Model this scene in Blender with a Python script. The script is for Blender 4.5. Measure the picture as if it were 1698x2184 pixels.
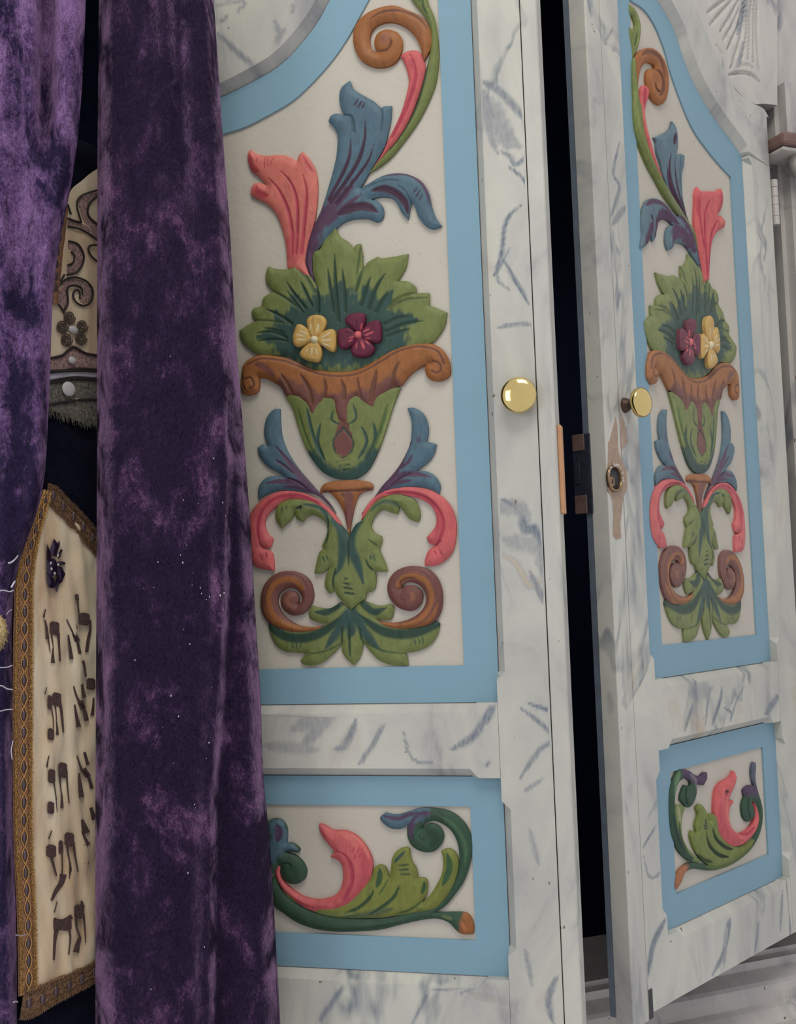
import bpy, math, random
import numpy as np
from mathutils import Vector, Matrix
from mathutils.geometry import delaunay_2d_cdt
random.seed(7); np.random.seed(7)
for o in list(bpy.data.objects): bpy.data.objects.remove(o)
scn = bpy.context.scene
col = scn.collection

# ------------------------------------------------------------------ camera, world, lights, exposure
FPX, CX, CY = 2500.0, 849.0, 1092.0
PITCH, ROLL = 0.06875880897914831, -0.035702381346702436
fw = np.array([0, math.cos(PITCH), math.sin(PITCH)]); r0 = np.array([1.0, 0, 0]); u0 = np.cross(r0, fw)
AR = math.cos(ROLL)*r0 + math.sin(ROLL)*u0; AU = -math.sin(ROLL)*r0 + math.cos(ROLL)*u0
cam = bpy.data.cameras.new('camera'); cam_o = bpy.data.objects.new('camera', cam); col.objects.link(cam_o)
cam.sensor_fit = 'VERTICAL'; cam.sensor_height = 36.0; cam.lens = FPX/2184*36.0; cam.clip_start = 0.02
M3 = Matrix(((AR[0], AU[0], -fw[0]), (AR[1], AU[1], -fw[1]), (AR[2], AU[2], -fw[2])))
cam_o.matrix_world = M3.to_4x4()
scn.camera = cam_o
w = bpy.data.worlds.new('world'); scn.world = w; w.use_nodes = True
nt = w.node_tree; nt.nodes.clear()
wo = nt.nodes.new('ShaderNodeOutputWorld'); bg = nt.nodes.new('ShaderNodeBackground')
bg.inputs[0].default_value = (0.80, 0.80, 0.86, 1); bg.inputs[1].default_value = 0.80
nt.links.new(bg.outputs[0], wo.inputs[0])
def area(name, loc, target, sx, sy, power, colr):
    l = bpy.data.lights.new(name, 'AREA'); l.shape = 'RECTANGLE'; l.size = sx; l.size_y = sy; l.energy = power; l.color = colr
    o = bpy.data.objects.new(name, l); col.objects.link(o); o.location = loc
    o.rotation_euler = (Vector(target)-Vector(loc)).to_track_quat('-Z', 'Y').to_euler(); return o
area('ceiling_light', (0.1, -0.3, 2.3), (0.1, 1.3, 0.0), 1.3, 0.9, 33, (1.0, 0.97, 0.87))
area('window_light', (-1.9, -0.5, 0.5), (0.1, 1.3, 0.1), 0.8, 1.2, 9, (0.9, 0.95, 1.0))
scn.view_settings.view_transform = 'Standard'; scn.view_settings.look = 'None'
scn.view_settings.gamma = 1.0; scn.view_settings.use_curve_mapping = False
scn.view_settings.exposure = 0.0

# ------------------------------------------------------------------ planes: photo pixels to points on a real vertical plane
class Plane:
    def __init__(s, ox, oy, yaw):
        s.o = np.array([ox, oy, 0.0]); s.yaw = yaw
        s.t = np.array([math.cos(yaw), math.sin(yaw), 0]); s.n = np.array([math.sin(yaw), -math.cos(yaw), 0])  # n points to the viewer
    def uv(s, pts, h=0.0):
        p = np.atleast_2d(np.array(pts, float)); d = fw + ((p[:, 0]-CX)/FPX)[:, None]*AR - ((p[:, 1]-CY)/FPX)[:, None]*AU
        o = s.o + s.n*h; k = (o @ s.n)/(d @ s.n); P = d*k[:, None]
        return np.stack([(P-s.o) @ s.t, P[:, 2]], 1)
    def one(s, x, y, h=0.0): return tuple(s.uv([(x, y)], h)[0])
    def world(s, u, v, h): return s.o + s.t*u + s.n*h + np.array([0, 0, v])
S = 1.2
PL = Plane(0, S, -0.25691395331301653)
PR = Plane(0.2818283136725164*S, 1.1542517874057263*S, 0.8340986418894254)
PC = Plane(0.5398+0.004, 1.6074+0.012, math.radians(22))         # front of the ark
PM = Plane(-0.372, 1.135, math.radians(58))                      # scroll cover

def srgb(r, g, b):
    return tuple(((c/255)/12.92 if c/255 <= 0.04045 else ((c/255+0.055)/1.055)**2.4) for c in (r, g, b))
# crops: (ox, oy, scale)
CR = dict(A=(440, 0, 560/1698), B=(480, 480, 560/1698), C=(500, 980, 560/1698), D=(560, 1600, 560/1698),
          E=(1198, 0, 500/1698), F=(1298, 500, 400/1698), G=(1298, 860, 400/1698), H=(1298, 1140, 400/1698), I=(1298, 1500, 400/1698),
          J=(0, 1240, 210/1529), K=(0, 1400, 260/1420), M=(0, 1784, 260/1420), N=(0, 940, 210/1529), U=(0, 300, 240/1310), V=(0, 600, 240/1165), P=(0, 0, 1), Q=(1195, 0, 503/1698))
def pts(crop, s):
    ox, oy, k = CR[crop]; out = []; cor = []
    for t in s.split():
        c = t.endswith('*'); t = t.rstrip('*'); x, y = t.split(','); out.append((ox+float(x)*k, oy+float(y)*k)); cor.append(c)
    return np.array(out), cor
def smooth(P, cor, closed=True, n=5):
    N = len(P); out = []
    rng = range(N) if closed else range(N-1)
    for i in rng:
        p1, p2 = P[i], P[(i+1) % N]
        p0 = P[i-1] if (closed or i > 0) else p1
        p3 = P[(i+2) % N] if (closed or i+2 < N) else p2
        if cor[i]: p0 = p1 - (p2-p1)*0.6
        if cor[(i+1) % N]: p3 = p2 + (p2-p1)*0.6
        m1 = (p2-p0)/2; m2 = (p3-p1)/2
        L = np.linalg.norm(p2-p1)
        for m in (m1, m2):
            q = np.linalg.norm(m)
            if q > L*1.1: m *= L*1.1/q
        for k in range(n):
            t = k/n; out.append((2*t**3-3*t*t+1)*p1+(t**3-2*t*t+t)*m1+(-2*t**3+3*t*t)*p2+(t**3-t*t)*m2)
    if not closed: out.append(P[-1])
    return np.array(out)
def seg_dist(Q, A, B):
    # distance of each Q to each segment; returns (dist, param along)
    d = B-A; L2 = (d**2).sum(1)+1e-18
    t = np.clip(((Q[:, None, :]-A[None])*d[None]).sum(2)/L2[None], 0, 1)
    c = A[None]+t[..., None]*d[None]; D = np.sqrt(((Q[:, None, :]-c)**2).sum(2))
    return D, t
def chunks(Q, A, B, size=4000):
    for i in range(0, len(Q), size):
        yield i, *seg_dist(Q[i:i+size], A, B)
def inside(Q, P):
    x, y = Q[:, 0], Q[:, 1]; r = np.zeros(len(Q), bool); j = len(P)-1
    for i in range(len(P)):
        a, b = P[i], P[j]
        if a[1] != b[1]:
            m = ((a[1] > y) != (b[1] > y)) & (x < (b[0]-a[0])*(y-a[1])/(b[1]-a[1])+a[0]); r ^= m
        j = i
    return r
def ss(a, b, x):
    t = np.clip((x-a)/(b-a), 0, 1); return t*t*(3-2*t)

class Geo:
    """numbers of one carved or painted piece: verts (u,v,h), faces, colours"""
    pass
def relief(poly, H=0.007, ew=0.006, g=0.0013, base=(0.5, 0.5, 0.5), strokes=(), h0=0.0, lip=0.3, alpha=1.0, basepos=None, depth=0.004, flat=False):
    """poly: uv outline. Top surface is domed by distance to the edge, walls go down to h0-depth"""
    poly = np.array(poly)
    mn, mx = poly.min(0), poly.max(0)
    xs = np.arange(mn[0]+g/2, mx[0], g); ys = np.arange(mn[1]+g/2, mx[1], g*0.9)
    X, Y = np.meshgrid(xs, ys); X[1::2] += g/2
    Q = np.stack([X.ravel(), Y.ravel()], 1); Q = Q[inside(Q, poly)]
    A, B = poly, np.roll(poly, -1, 0)
    if len(Q):
        D = np.concatenate([d.min(1) for _, d, _ in chunks(Q, A, B)])
        k = D > g*0.45; Q, D = Q[k], D[k]
    else: D = np.zeros(0)
    V2 = np.concatenate([poly, Q]); n = len(poly)
    vo, eo, fo, ov, oe, of = delaunay_2d_cdt([Vector(p) for p in V2], [(i, (i+1) % n) for i in range(n)], [], 1, 1e-7)
    vo = np.array([tuple(v) for v in vo])
    Dv = np.zeros(len(vo)); isb = np.zeros(len(vo), bool); ob = {}
    for i, l in enumerate(ov):
        if l:
            if l[0] >= n: Dv[i] = D[l[0]-n]
            else: isb[i] = True
            for q in l:
                if q < n: ob[q] = i; isb[i] = True
    x = np.clip(Dv/ew, 0, 1)
    h = h0 + H*.85*(lip+(1-lip)*(1-(1-x)**2.2)) if not flat else np.full(len(vo), h0+H)
    C = np.tile(np.array([*base, 0.0]), (len(vo), 1)); C[:, 3] = 1-alpha if alpha < 1 else 0
    for st in strokes:
        P, wd, cc, dp = st['p'], st['w'], st.get('c'), st.get('d', 0.0)
        A2, B2 = P[:-1], P[1:]; L = np.r_[0, np.cumsum(np.linalg.norm(B2-A2, axis=1))]; L /= max(L[-1], 1e-9)
        bb0 = P.min(0)-wd*2; bb1 = P.max(0)+wd*2
        idx = np.where(((vo > bb0) & (vo < bb1)).all(1))[0]
        if not len(idx): continue
        dm = np.zeros(len(idx)); tm = np.zeros(len(idx))
        for i0, dd, tt in chunks(vo[idx], A2, B2):
            a = dd.argmin(1); r = np.arange(len(a)); dm[i0:i0+len(a)] = dd[r, a]; tm[i0:i0+len(a)] = L[a]+(L[a+1]-L[a])*tt[r, a]
        tp = st.get('t', 'b')
        ta = {'b': np.sqrt(np.clip(np.minimum(tm, 1-tm)*4, 0.06, 1)), 's': np.clip(tm*2.5, 0.1, 1)**.6, 'e': np.clip((1-tm)*2.5, 0.1, 1)**.6, 'n': 1.0}[tp]
        wl = wd/2*ta; soft = st.get('f', 0.5)
        if wd > .012:
            q = vo[idx]; dm = dm+wd*.05*(np.sin(q[:, 0]*620+q[:, 1]*210)+np.sin(q[:, 1]*500-q[:, 0]*330+1)+.8*np.sin(q[:, 0]*1150-q[:, 1]*300))
        m = 1-ss(wl*(1-soft), wl*(1+soft)+1e-6, dm)
        m = m*st.get('a', 1.0)
        if cc is not None:
            C[idx, :3] = C[idx, :3]*(1-m[:, None])+np.array(cc)*m[:, None]; C[idx, 3] = np.maximum(C[idx, 3], m)
            if st.get('over'): C[idx, 3] = m
        h[idx] -= dp*(1-ss(0, 1, dm/(wl*1.3+1e-6)))
    G = Geo(); nv = len(vo)
    verts = np.c_[vo, h]; cols = C
    faces = [tuple(f) for f in fo]
    # walls
    ring = [ob[i] for i in range(n) if i in ob]
    bp = basepos if basepos is not None else poly
    wb = []; wt = []
    for i in range(n):
        if i in ob:
            wt.append((*vo[ob[i]], h[ob[i]])); wb.append((*bp[i], h0-depth))
    m = len(wt); verts = np.concatenate([verts, np.array(wt), np.array(wb)]); cols = np.concatenate([C, C[ring], C[ring]])
    area2 = (poly[:, 0]*np.roll(poly[:, 1], -1)-np.roll(poly[:, 0], -1)*poly[:, 1]).sum()
    for i in range(m):
        j = (i+1) % m; a, b, c, d = nv+i, nv+j, nv+m+j, nv+m+i
        faces.append((a, b, c, d) if area2 < 0 else (d, c, b, a))
    G.v, G.f, G.c, G.ntop = verts, faces, cols, len(fo)
    return G

# ------------------------------------------------------------------ mesh helpers
def new_obj(name, me, mat, parent=None, kind=None, label=None):
    o = bpy.data.objects.new(name, me); col.objects.link(o)
    if mat: me.materials.append(mat)
    if mat and mat.name.startswith('marbled') and 'paint' not in me.color_attributes:
        ca = me.color_attributes.new('paint', 'FLOAT_COLOR', 'POINT'); ca.data.foreach_set('color', np.zeros(len(me.vertices)*4, np.float32))
    if parent: o.parent = parent
    if kind: o['kind'] = kind
    if label: o['label'] = label
    return o
def from_geo(name, G, mat, parent, flip=False, warp=None, hs=1.0, kind=None, label=None):
    v = G.v.copy()
    if warp is not None: v[:, :2] = warp(v[:, :2])
    loc = np.c_[v[:, 0], -v[:, 2]*hs, v[:, 1]]
    fs = [tuple(reversed(f)) for f in G.f] if flip else G.f
    me = bpy.data.meshes.new(name); me.from_pydata(loc.tolist(), [], fs)
    ca = me.color_attributes.new('paint', 'FLOAT_COLOR', 'POINT'); ca.data.foreach_set('color', G.c.astype(np.float32).ravel())
    sm = np.zeros(len(me.polygons), bool); sm[:G.ntop] = True; me.polygons.foreach_set('use_smooth', sm)
    me.update(); return new_obj(name, me, mat, parent, kind, label)
class MB:
    def __init__(s): s.v = []; s.f = []; s.s = []
    def add(s, v, f, smooth=False):
        k = len(s.v); s.v += [tuple(map(float, p)) for p in v]; s.f += [tuple(k+i for i in q) for q in f]; s.s += [smooth]*len(f)
    def box(s, a, b):
        x0, y0, z0 = a; x1, y1, z1 = b
        s.add([(x0,y0,z0),(x1,y0,z0),(x1,y1,z0),(x0,y1,z0),(x0,y0,z1),(x1,y0,z1),(x1,y1,z1),(x0,y1,z1)],
              [(0,3,2,1),(4,5,6,7),(0,1,5,4),(1,2,6,5),(2,3,7,6),(3,0,4,7)])
    def prism(s, prof, z0, z1, smooth=False):
        """prof: list of (x,y) counter-clockwise seen from above"""
        n = len(prof); s.add([(x, y, z0) for x, y in prof]+[(x, y, z1) for x, y in prof],
              [(i, (i+1) % n, n+(i+1) % n, n+i) for i in range(n)]+[tuple(range(n))[::-1], tuple(range(n, 2*n))], smooth)
    def tube(s, path, r, n=6, cap=True):
        path = [Vector(p) for p in path]; rs = r if hasattr(r, '__len__') else [r]*len(path); vs = []; fs = []
        for i, p in enumerate(path):
            t = (path[min(i+1, len(path)-1)]-path[max(i-1, 0)]).normalized()
            a = t.cross(Vector((0.13, 1, 0.21))).normalized(); b = t.cross(a)
            for k in range(n):
                q = 2*math.pi*k/n; vs.append(p+(a*math.cos(q)+b*math.sin(q))*rs[i])
        for i in range(len(path)-1):
            for k in range(n): fs.append((i*n+k, i*n+(k+1) % n, (i+1)*n+(k+1) % n, (i+1)*n+k))
        if cap: fs += [tuple(range(n))[::-1], tuple((len(path)-1)*n+k for k in range(n))]
        s.add(vs, fs, True)
    def lathe(s, prof, mat4, n=40):
        """prof: (r, y) pairs, axis along local y"""
        vs = []; fs = []
        for r, y in prof:
            for k in range(n):
                q = 2*math.pi*k/n; vs.append(mat4 @ Vector((r*math.cos(q), y, r*math.sin(q))))
        for i in range(len(prof)-1):
            for k in range(n): fs.append((i*n+k, (i+1)*n+k, (i+1)*n+(k+1) % n, i*n+(k+1) % n))
        s.add(vs, fs, True)
    def ell(s, c, rx, ry, rz, n=10, m=7):
        vs = []; fs = []
        for i in range(m+1):
            a = math.pi*i/m
            for k in range(n):
                q = 2*math.pi*k/n; vs.append((c[0]+rx*math.sin(a)*math.cos(q), c[1]+ry*math.sin(a)*math.sin(q), c[2]+rz*math.cos(a)))
        for i in range(m):
            for k in range(n): fs.append((i*n+k, (i+1)*n+k, (i+1)*n+(k+1) % n, i*n+(k+1) % n))
        s.add(vs, fs, True)
    def build(s, name, mat, parent=None, kind=None, label=None, bevel=0):
        me = bpy.data.meshes.new(name); me.from_pydata(s.v, [], s.f); me.polygons.foreach_set('use_smooth', s.s); me.update()
        o = new_obj(name, me, mat, parent, kind, label)
        if bevel:
            b = o.modifiers.new('bevel', 'BEVEL'); b.width = bevel; b.segments = 2; b.limit_method = 'ANGLE'
        return o
def thing(name, label, cat, loc=(0, 0, 0), rz=0, group=None, kind=None):
    o = bpy.data.objects.new(name, None); col.objects.link(o); o.location = loc; o.rotation_euler = (0, 0, rz); o.empty_display_size = .05
    o['label'] = label; o['category'] = cat
    if group: o['group'] = group
    if kind: o['kind'] = kind
    return o

# ------------------------------------------------------------------ materials
def mat(name, rough=0.5, spec=0.5, metal=0.0):
    m = bpy.data.materials.new(name); m.use_nodes = True; b = m.node_tree.nodes['Principled BSDF']
    b.inputs['Roughness'].default_value = rough; b.inputs['Metallic'].default_value = metal; b.inputs['Specular IOR Level'].default_value = spec
    return m, m.node_tree, b
def N(nt, t, **k):
    n = nt.nodes.new(t)
    for a, v in k.items():
        if a.startswith('i_'):
            key = a[2:].replace('_', ' '); key = int(key) if key.isdigit() else key
            n.inputs[key].default_value = v
        else: setattr(n, a, v)
    return n
def coords(nt, scale=(1, 1, 1), rot=(0, 0, 0)):
    tc = N(nt, 'ShaderNodeTexCoord'); mp = N(nt, 'ShaderNodeMapping'); mp.inputs['Scale'].default_value = scale; mp.inputs['Rotation'].default_value = rot
    nt.links.new(tc.outputs['Object'], mp.inputs['Vector']); return mp.outputs[0]
def noise(nt, vec, sc, det=4, rough=0.55, dist=0.0):
    n = N(nt, 'ShaderNodeTexNoise'); n.inputs['Scale'].default_value = sc; n.inputs['Detail'].default_value = det
    n.inputs['Roughness'].default_value = rough; n.inputs['Distortion'].default_value = dist; nt.links.new(vec, n.inputs['Vector']); return n.outputs['Fac']
def ramp(nt, fac, stops):
    r = N(nt, 'ShaderNodeValToRGB'); e = r.color_ramp.elements
    while len(e) < len(stops): e.new(0.5)
    for i, (p, c) in enumerate(stops):
        e[i].position = p; e[i].color = (*c, 1) if len(c) == 3 else c
    nt.links.new(fac, r.inputs[0]); return r.outputs[0]
def mix(nt, f, a, b, mode='MIX'):
    m = N(nt, 'ShaderNodeMix', data_type='RGBA', blend_type=mode)
    for i, x in ((0, f), (6, a), (7, b)):
        if isinstance(x, (int, float)): m.inputs[i].default_value = x
        elif isinstance(x, tuple): m.inputs[i].default_value = (*x, 1) if len(x) == 3 else x
        else: nt.links.new(x, m.inputs[i])
    return m.outputs[2]
def bump(nt, b, h, st=0.2, d=0.001):
    n = N(nt, 'ShaderNodeBump'); n.inputs['Strength'].default_value = st; n.inputs['Distance'].default_value = d
    nt.links.new(h, n.inputs['Height']); nt.links.new(n.outputs[0], b.inputs['Normal']); return n
g = lambda v: (v, v, v)

def paint_mat(name, rough=0.55):
    m, t, b = mat(name, rough, 0.3); v = coords(t)
    a = N(t, 'ShaderNodeAttribute', attribute_name='paint')
    nz = noise(t, coords(t, (1, 1, .45), (0, .5, 0)), 150, 5, .7, .6); br = ramp(t, nz, [(.3, g(.78)), (.5, g(1.0)), (.72, g(1.16))])
    c = mix(t, 1.0, a.outputs['Color'], br, 'MULTIPLY'); hs_ = N(t, 'ShaderNodeHueSaturation'); hs_.inputs['Saturation'].default_value = 1.0; hs_.inputs['Value'].default_value = .73; t.links.new(c, hs_.inputs['Color']); t.links.new(hs_.outputs[0], b.inputs['Base Color'])
    v2 = coords(t, (1, 1, .5)); bump(t, b, noise(t, v2, 260, 3, .6), .25, .0006); return m
M_PAINT = paint_mat('painted_carving')
def plain_paint(name, c, rough=0.5, grain=(1, 1, 1), var=.06, bs=.3, blot=None):
    m, t, b = mat(name, rough, 0.35); v = coords(t, grain)
    n1 = noise(t, v, 9, 4, .6, .3); br = ramp(t, n1, [(.3, g(1-var)), (.7, g(1+var*.6))])
    cc = mix(t, 1.0, c, br, 'MULTIPLY')
    v3 = coords(t)
    n2 = ramp(t, noise(t, v3, 330, 2, .5), [(.70, g(0)), (.78, g(1))])
    cc = mix(t, n2, cc, tuple(x*.72 for x in c))
    t.links.new(cc, b.inputs['Base Color']); bump(t, b, noise(t, v, 140, 4, .6), bs, .0008); return m
BLUE = srgb(123, 156, 171); CREAM = srgb(188, 181, 167)
M_BLUE = plain_paint('blue_paint', BLUE, .5, (.35, 1, 1), .05)
M_CREAM = plain_paint('cream_paint', CREAM, .6, (1, 1, 1), .05, .6)
def marble_mat(name, seed=0.0, warm=0.0, rot=.6, dark=1.0):
    m, t, b = mat(name, .45, .35)
    tc = N(t, 'ShaderNodeTexCoord'); mp = N(t, 'ShaderNodeMapping'); mp.inputs['Location'].default_value = (seed, seed*.7, seed*1.3)
    mp.inputs['Rotation'].default_value = (0, rot, 0); mp.inputs['Scale'].default_value = (2.3, 1, 1); t.links.new(tc.outputs['Object'], mp.inputs['Vector']); v = mp.outputs[0]
    base = ramp(t, noise(t, v, 5, 5, .6, .8), [(.30, srgb(146, 145, 145)), (.42, srgb(180, 178, 170)), (.6, srgb(195, 193, 180)), (.78, srgb(183, 168, 146) if warm else srgb(180, 170, 160))])
    lo = ramp(t, noise(t, v, 2.2, 2, .5, .3), [(.4, g(.93)), (.65, g(1.06))])
    base = mix(t, 1.0, base, lo, 'MULTIPLY')
    # thin smeared veins
    nv = noise(t, v, 3.0, 4, .58, .7)
    vein = ramp(t, nv, [(.485, g(0)), (.498, g(.8)), (.505, g(.8)), (.535, g(0))])
    msk = ramp(t, noise(t, v, 4.1, 2, .5), [(.48, g(0)), (.62, g(1))])
    vm = mix(t, 1.0, vein, msk, 'MULTIPLY')
    streak = ramp(t, noise(t, coords(t, (14, 4, 2.2), (0, .35, 0)), 7, 3, .6), [(.35, g(.35)), (.65, g(1))])
    vm = mix(t, 1.0, vm, streak, 'MULTIPLY')
    cc = mix(t, vm, base, srgb(92, 103, 116))
    a = N(t, 'ShaderNodeAttribute', attribute_name='paint')
    am = N(t, 'ShaderNodeMath', operation='MULTIPLY'); t.links.new(a.outputs['Alpha'], am.inputs[0])
    st2 = ramp(t, noise(t, coords(t, (5, 5, 1.5), (0, .3, 0)), 60, 3, .65), [(.3, g(.55)), (.6, g(1))]); t.links.new(st2, am.inputs[1])
    cc = mix(t, am.outputs[0], cc, a.outputs['Color'])
    chips = ramp(t, noise(t, coords(t, (1, 1, .6)), 110, 2, .5), [(.745, g(0)), (.76, g(1))])
    cc = mix(t, chips, cc, srgb(112, 100, 88))
    if dark != 1.0: cc = mix(t, 1.0, cc, (dark*1.02, dark*.98, dark*1.03), 'MULTIPLY')
    t.links.new(cc, b.inputs['Base Color']); bump(t, b, noise(t, coords(t, (2, 1, .5)), 120, 5, .65), .35, .0009); return m
M_MARB = marble_mat('marbled_paint', 0.3, 0); M_MARB2 = marble_mat('marbled_paint_warm', 3.1, 1, .25); M_MARB3 = marble_mat('marbled_paint_cabinet', 6.6, 0, .4, .93)
def simple(name, c, rough=.5, metal=0, var=.25, sc=80, bs=.2, spec=.5):
    m, t, b = mat(name, rough, spec, metal); v = coords(t)
    br = ramp(t, noise(t, v, sc, 4, .6), [(.3, tuple(x*(1-var) for x in c)), (.7, tuple(min(1, x*(1+var)) for x in c))])
    t.links.new(br, b.inputs['Base Color']); bump(t, b, noise(t, v, sc*2.5, 3, .6), bs, .0005); return m
M_BRASS = simple('polished_brass', (.78, .60, .24), .10, 1, .05, 30, .02)
M_OLDBRASS = simple('tarnished_brass', (.33, .22, .12), .38, 1, .35, 200, .3)
M_WOOD = simple('bare_wood', srgb(196, 146, 106), .6, 0, .12, 60, .3)
M_WOODD = simple('old_brown_wood', srgb(96, 74, 66), .6, 0, .2, 60, .3)
M_STEEL = simple('dark_steel', srgb(64, 68, 80), .4, .6, .25, 120, .2)
M_EDGE = simple('blue_grey_door_edge', srgb(92, 101, 112), .6, 0, .15, 60, .3)
M_DARK = simple('shade_painted_lining', srgb(16, 22, 40), .9, 0, .2, 30, .1, .1)  # shade inside the ark put into the board colour
M_HINGE = simple('painted_hinge', srgb(184, 178, 170), .5, 0, .08, 90, .2)
M_CHAR = simple('chip_and_hole_shade_black', srgb(56, 54, 56), .7, 0, .2, 90, .2)
M_BROWN = simple('brown_moulding_paint', srgb(112, 86, 78), .5, 0, .15, 50, .2)

def velvet(name, dark, mid, lite, seed, amt, zs=.45, fine=260, sheen=.35, bs=.8, zshift=0.0):
    m, t, b = mat(name, .85, .08)
    tc = N(t, 'ShaderNodeTexCoord'); mp = N(t, 'ShaderNodeMapping'); mp.inputs['Location'].default_value = (seed, seed, seed); mp.inputs['Scale'].default_value = (1, .6, zs)
    t.links.new(tc.outputs['Object'], mp.inputs['Vector']); v = mp.outputs[0]
    n1 = noise(t, v, 24, 6, .6, .7); n2 = noise(t, v, 55, 6, .7, .9); n3 = noise(t, v, fine, 4, .75, 1.5)
    a = N(t, 'ShaderNodeMath', operation='MULTIPLY_ADD'); t.links.new(n2, a.inputs[0]); a.inputs[1].default_value = .55; t.links.new(n1, a.inputs[2])
    a2 = N(t, 'ShaderNodeMath', operation='MULTIPLY_ADD'); t.links.new(n3, a2.inputs[0]); a2.inputs[1].default_value = .45; t.links.new(a.outputs[0], a2.inputs[2])
    c = ramp(t, a2.outputs[0], [(0, dark), (amt, dark), (amt+.04, mid), (amt+.13, lite)])
    sc_ = N(t, 'ShaderNodeMapRange'); t.links.new(a2.outputs[0], sc_.inputs[0]); sc_.inputs[1].default_value = .6; sc_.inputs[2].default_value = 1.4
    # ramp works in 0..1, bring the sum (mean 1.0) down
    hl = N(t, 'ShaderNodeMath', operation='MULTIPLY'); t.links.new(a2.outputs[0], hl.inputs[0]); hl.inputs[1].default_value = .5
    if zshift:   # colour shifts lighter towards the top, darker towards the bottom
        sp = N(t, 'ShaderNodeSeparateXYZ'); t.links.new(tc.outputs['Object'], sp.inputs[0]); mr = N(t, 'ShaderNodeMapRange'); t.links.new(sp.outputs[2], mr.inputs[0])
        mr.inputs[1].default_value = -.10; mr.inputs[2].default_value = .40; mr.inputs[3].default_value = -zshift; mr.inputs[4].default_value = zshift*.4
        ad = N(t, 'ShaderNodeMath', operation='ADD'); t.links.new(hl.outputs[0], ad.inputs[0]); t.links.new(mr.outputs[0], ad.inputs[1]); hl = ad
    r = [n for n in t.nodes if n.type == 'VALTORGB'][-1]; t.links.new(hl.outputs[0], r.inputs[0])
    fm = ramp(t, noise(t, coords(t, (1, 1, .55)), 520, 3, .7, 1.2), [(.36, g(.45)), (.5, g(.95)), (.66, g(1.35))]); c = mix(t, 1.0, c, fm, 'MULTIPLY')
    t.links.new(c, b.inputs['Base Color'])
    shw = ramp(t, a.outputs[0], [(.66, g(sheen*.05)), (.84, g(min(1, sheen*1.5)))]); t.links.new(shw, b.inputs['Sheen Weight']); b.inputs['Sheen Roughness'].default_value = .35; b.inputs['Sheen Tint'].default_value = (.80, .48, .82, 1)
    bump(t, b, a2.outputs[0], bs, .004); return m
M_VEL = velvet('purple_crushed_velvet', srgb(38, 27, 50), srgb(58, 38, 67), srgb(120, 84, 118), 1.2, .512, .6, 420, .5, .7)
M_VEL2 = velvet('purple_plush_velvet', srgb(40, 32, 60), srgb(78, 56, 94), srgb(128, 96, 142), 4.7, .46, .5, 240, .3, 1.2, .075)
M_NAVY = velvet('dark_navy_velvet', srgb(15, 18, 34), srgb(22, 22, 40), srgb(48, 40, 66), 2.2, .56, 1, 300, .05, .5)
def satin(name):
    m, t, b = mat(name, .42, .4); v = coords(t, (1, 1, .35))
    c = ramp(t, noise(t, v, 14, 4, .6, .5), [(.3, srgb(200, 164, 130)), (.45, srgb(226, 202, 168)), (.65, srgb(236, 222, 194))])
    t.links.new(c, b.inputs['Base Color']); bump(t, b, noise(t, coords(t, (1, 1, .3)), 45, 4, .55, .8), .6, .003); b.inputs['Sheen Weight'].default_value = .2; return m
M_SATIN = satin('ivory_satin')
M_GOLD = simple('gold_thread', srgb(214, 166, 96), .45, .2, .35, 300, .6)
M_GOLD_SHADE = simple('shaded_gold_thread', srgb(136, 104, 76), .5, .1, .4, 300, .6)  # gold thread again, browner because its shade is put into the colour
M_GOLD2 = simple('brown_gold_braid', srgb(150, 108, 80), .6, .05, .35, 260, .8)
M_EMB = simple('dark_brown_embroidery', srgb(84, 63, 60), .7, 0, .6, 520, 1.0)
M_CORD2 = simple('bronze_cord', srgb(84, 68, 60), .5, .1, .4, 700, 1.0)
M_CORD = simple('black_brown_cord', srgb(46, 36, 38), .6, 0, .35, 700, 1.0)
M_LACE = simple('mauve_lace', srgb(158, 128, 122), .6, 0, .75, 330, 1.0)
M_LACED = simple('olive_lace', srgb(108, 102, 94), .6, 0, .75, 300, 1.0)
M_PEARL = simple('pearl', srgb(205, 200, 200), .2, 0, .04, 30, 0)
M_BEAD = simple('smoky_bead', srgb(96, 80, 84), .12, .3, .2, 60, 0)
M_SEQ = simple('dark_purple_sequin', srgb(50, 34, 62), .18, .3, .3, 60, 0)
M_THREAD = simple('white_thread', srgb(190, 185, 195), .6, 0, .1, 60, 0)

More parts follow.
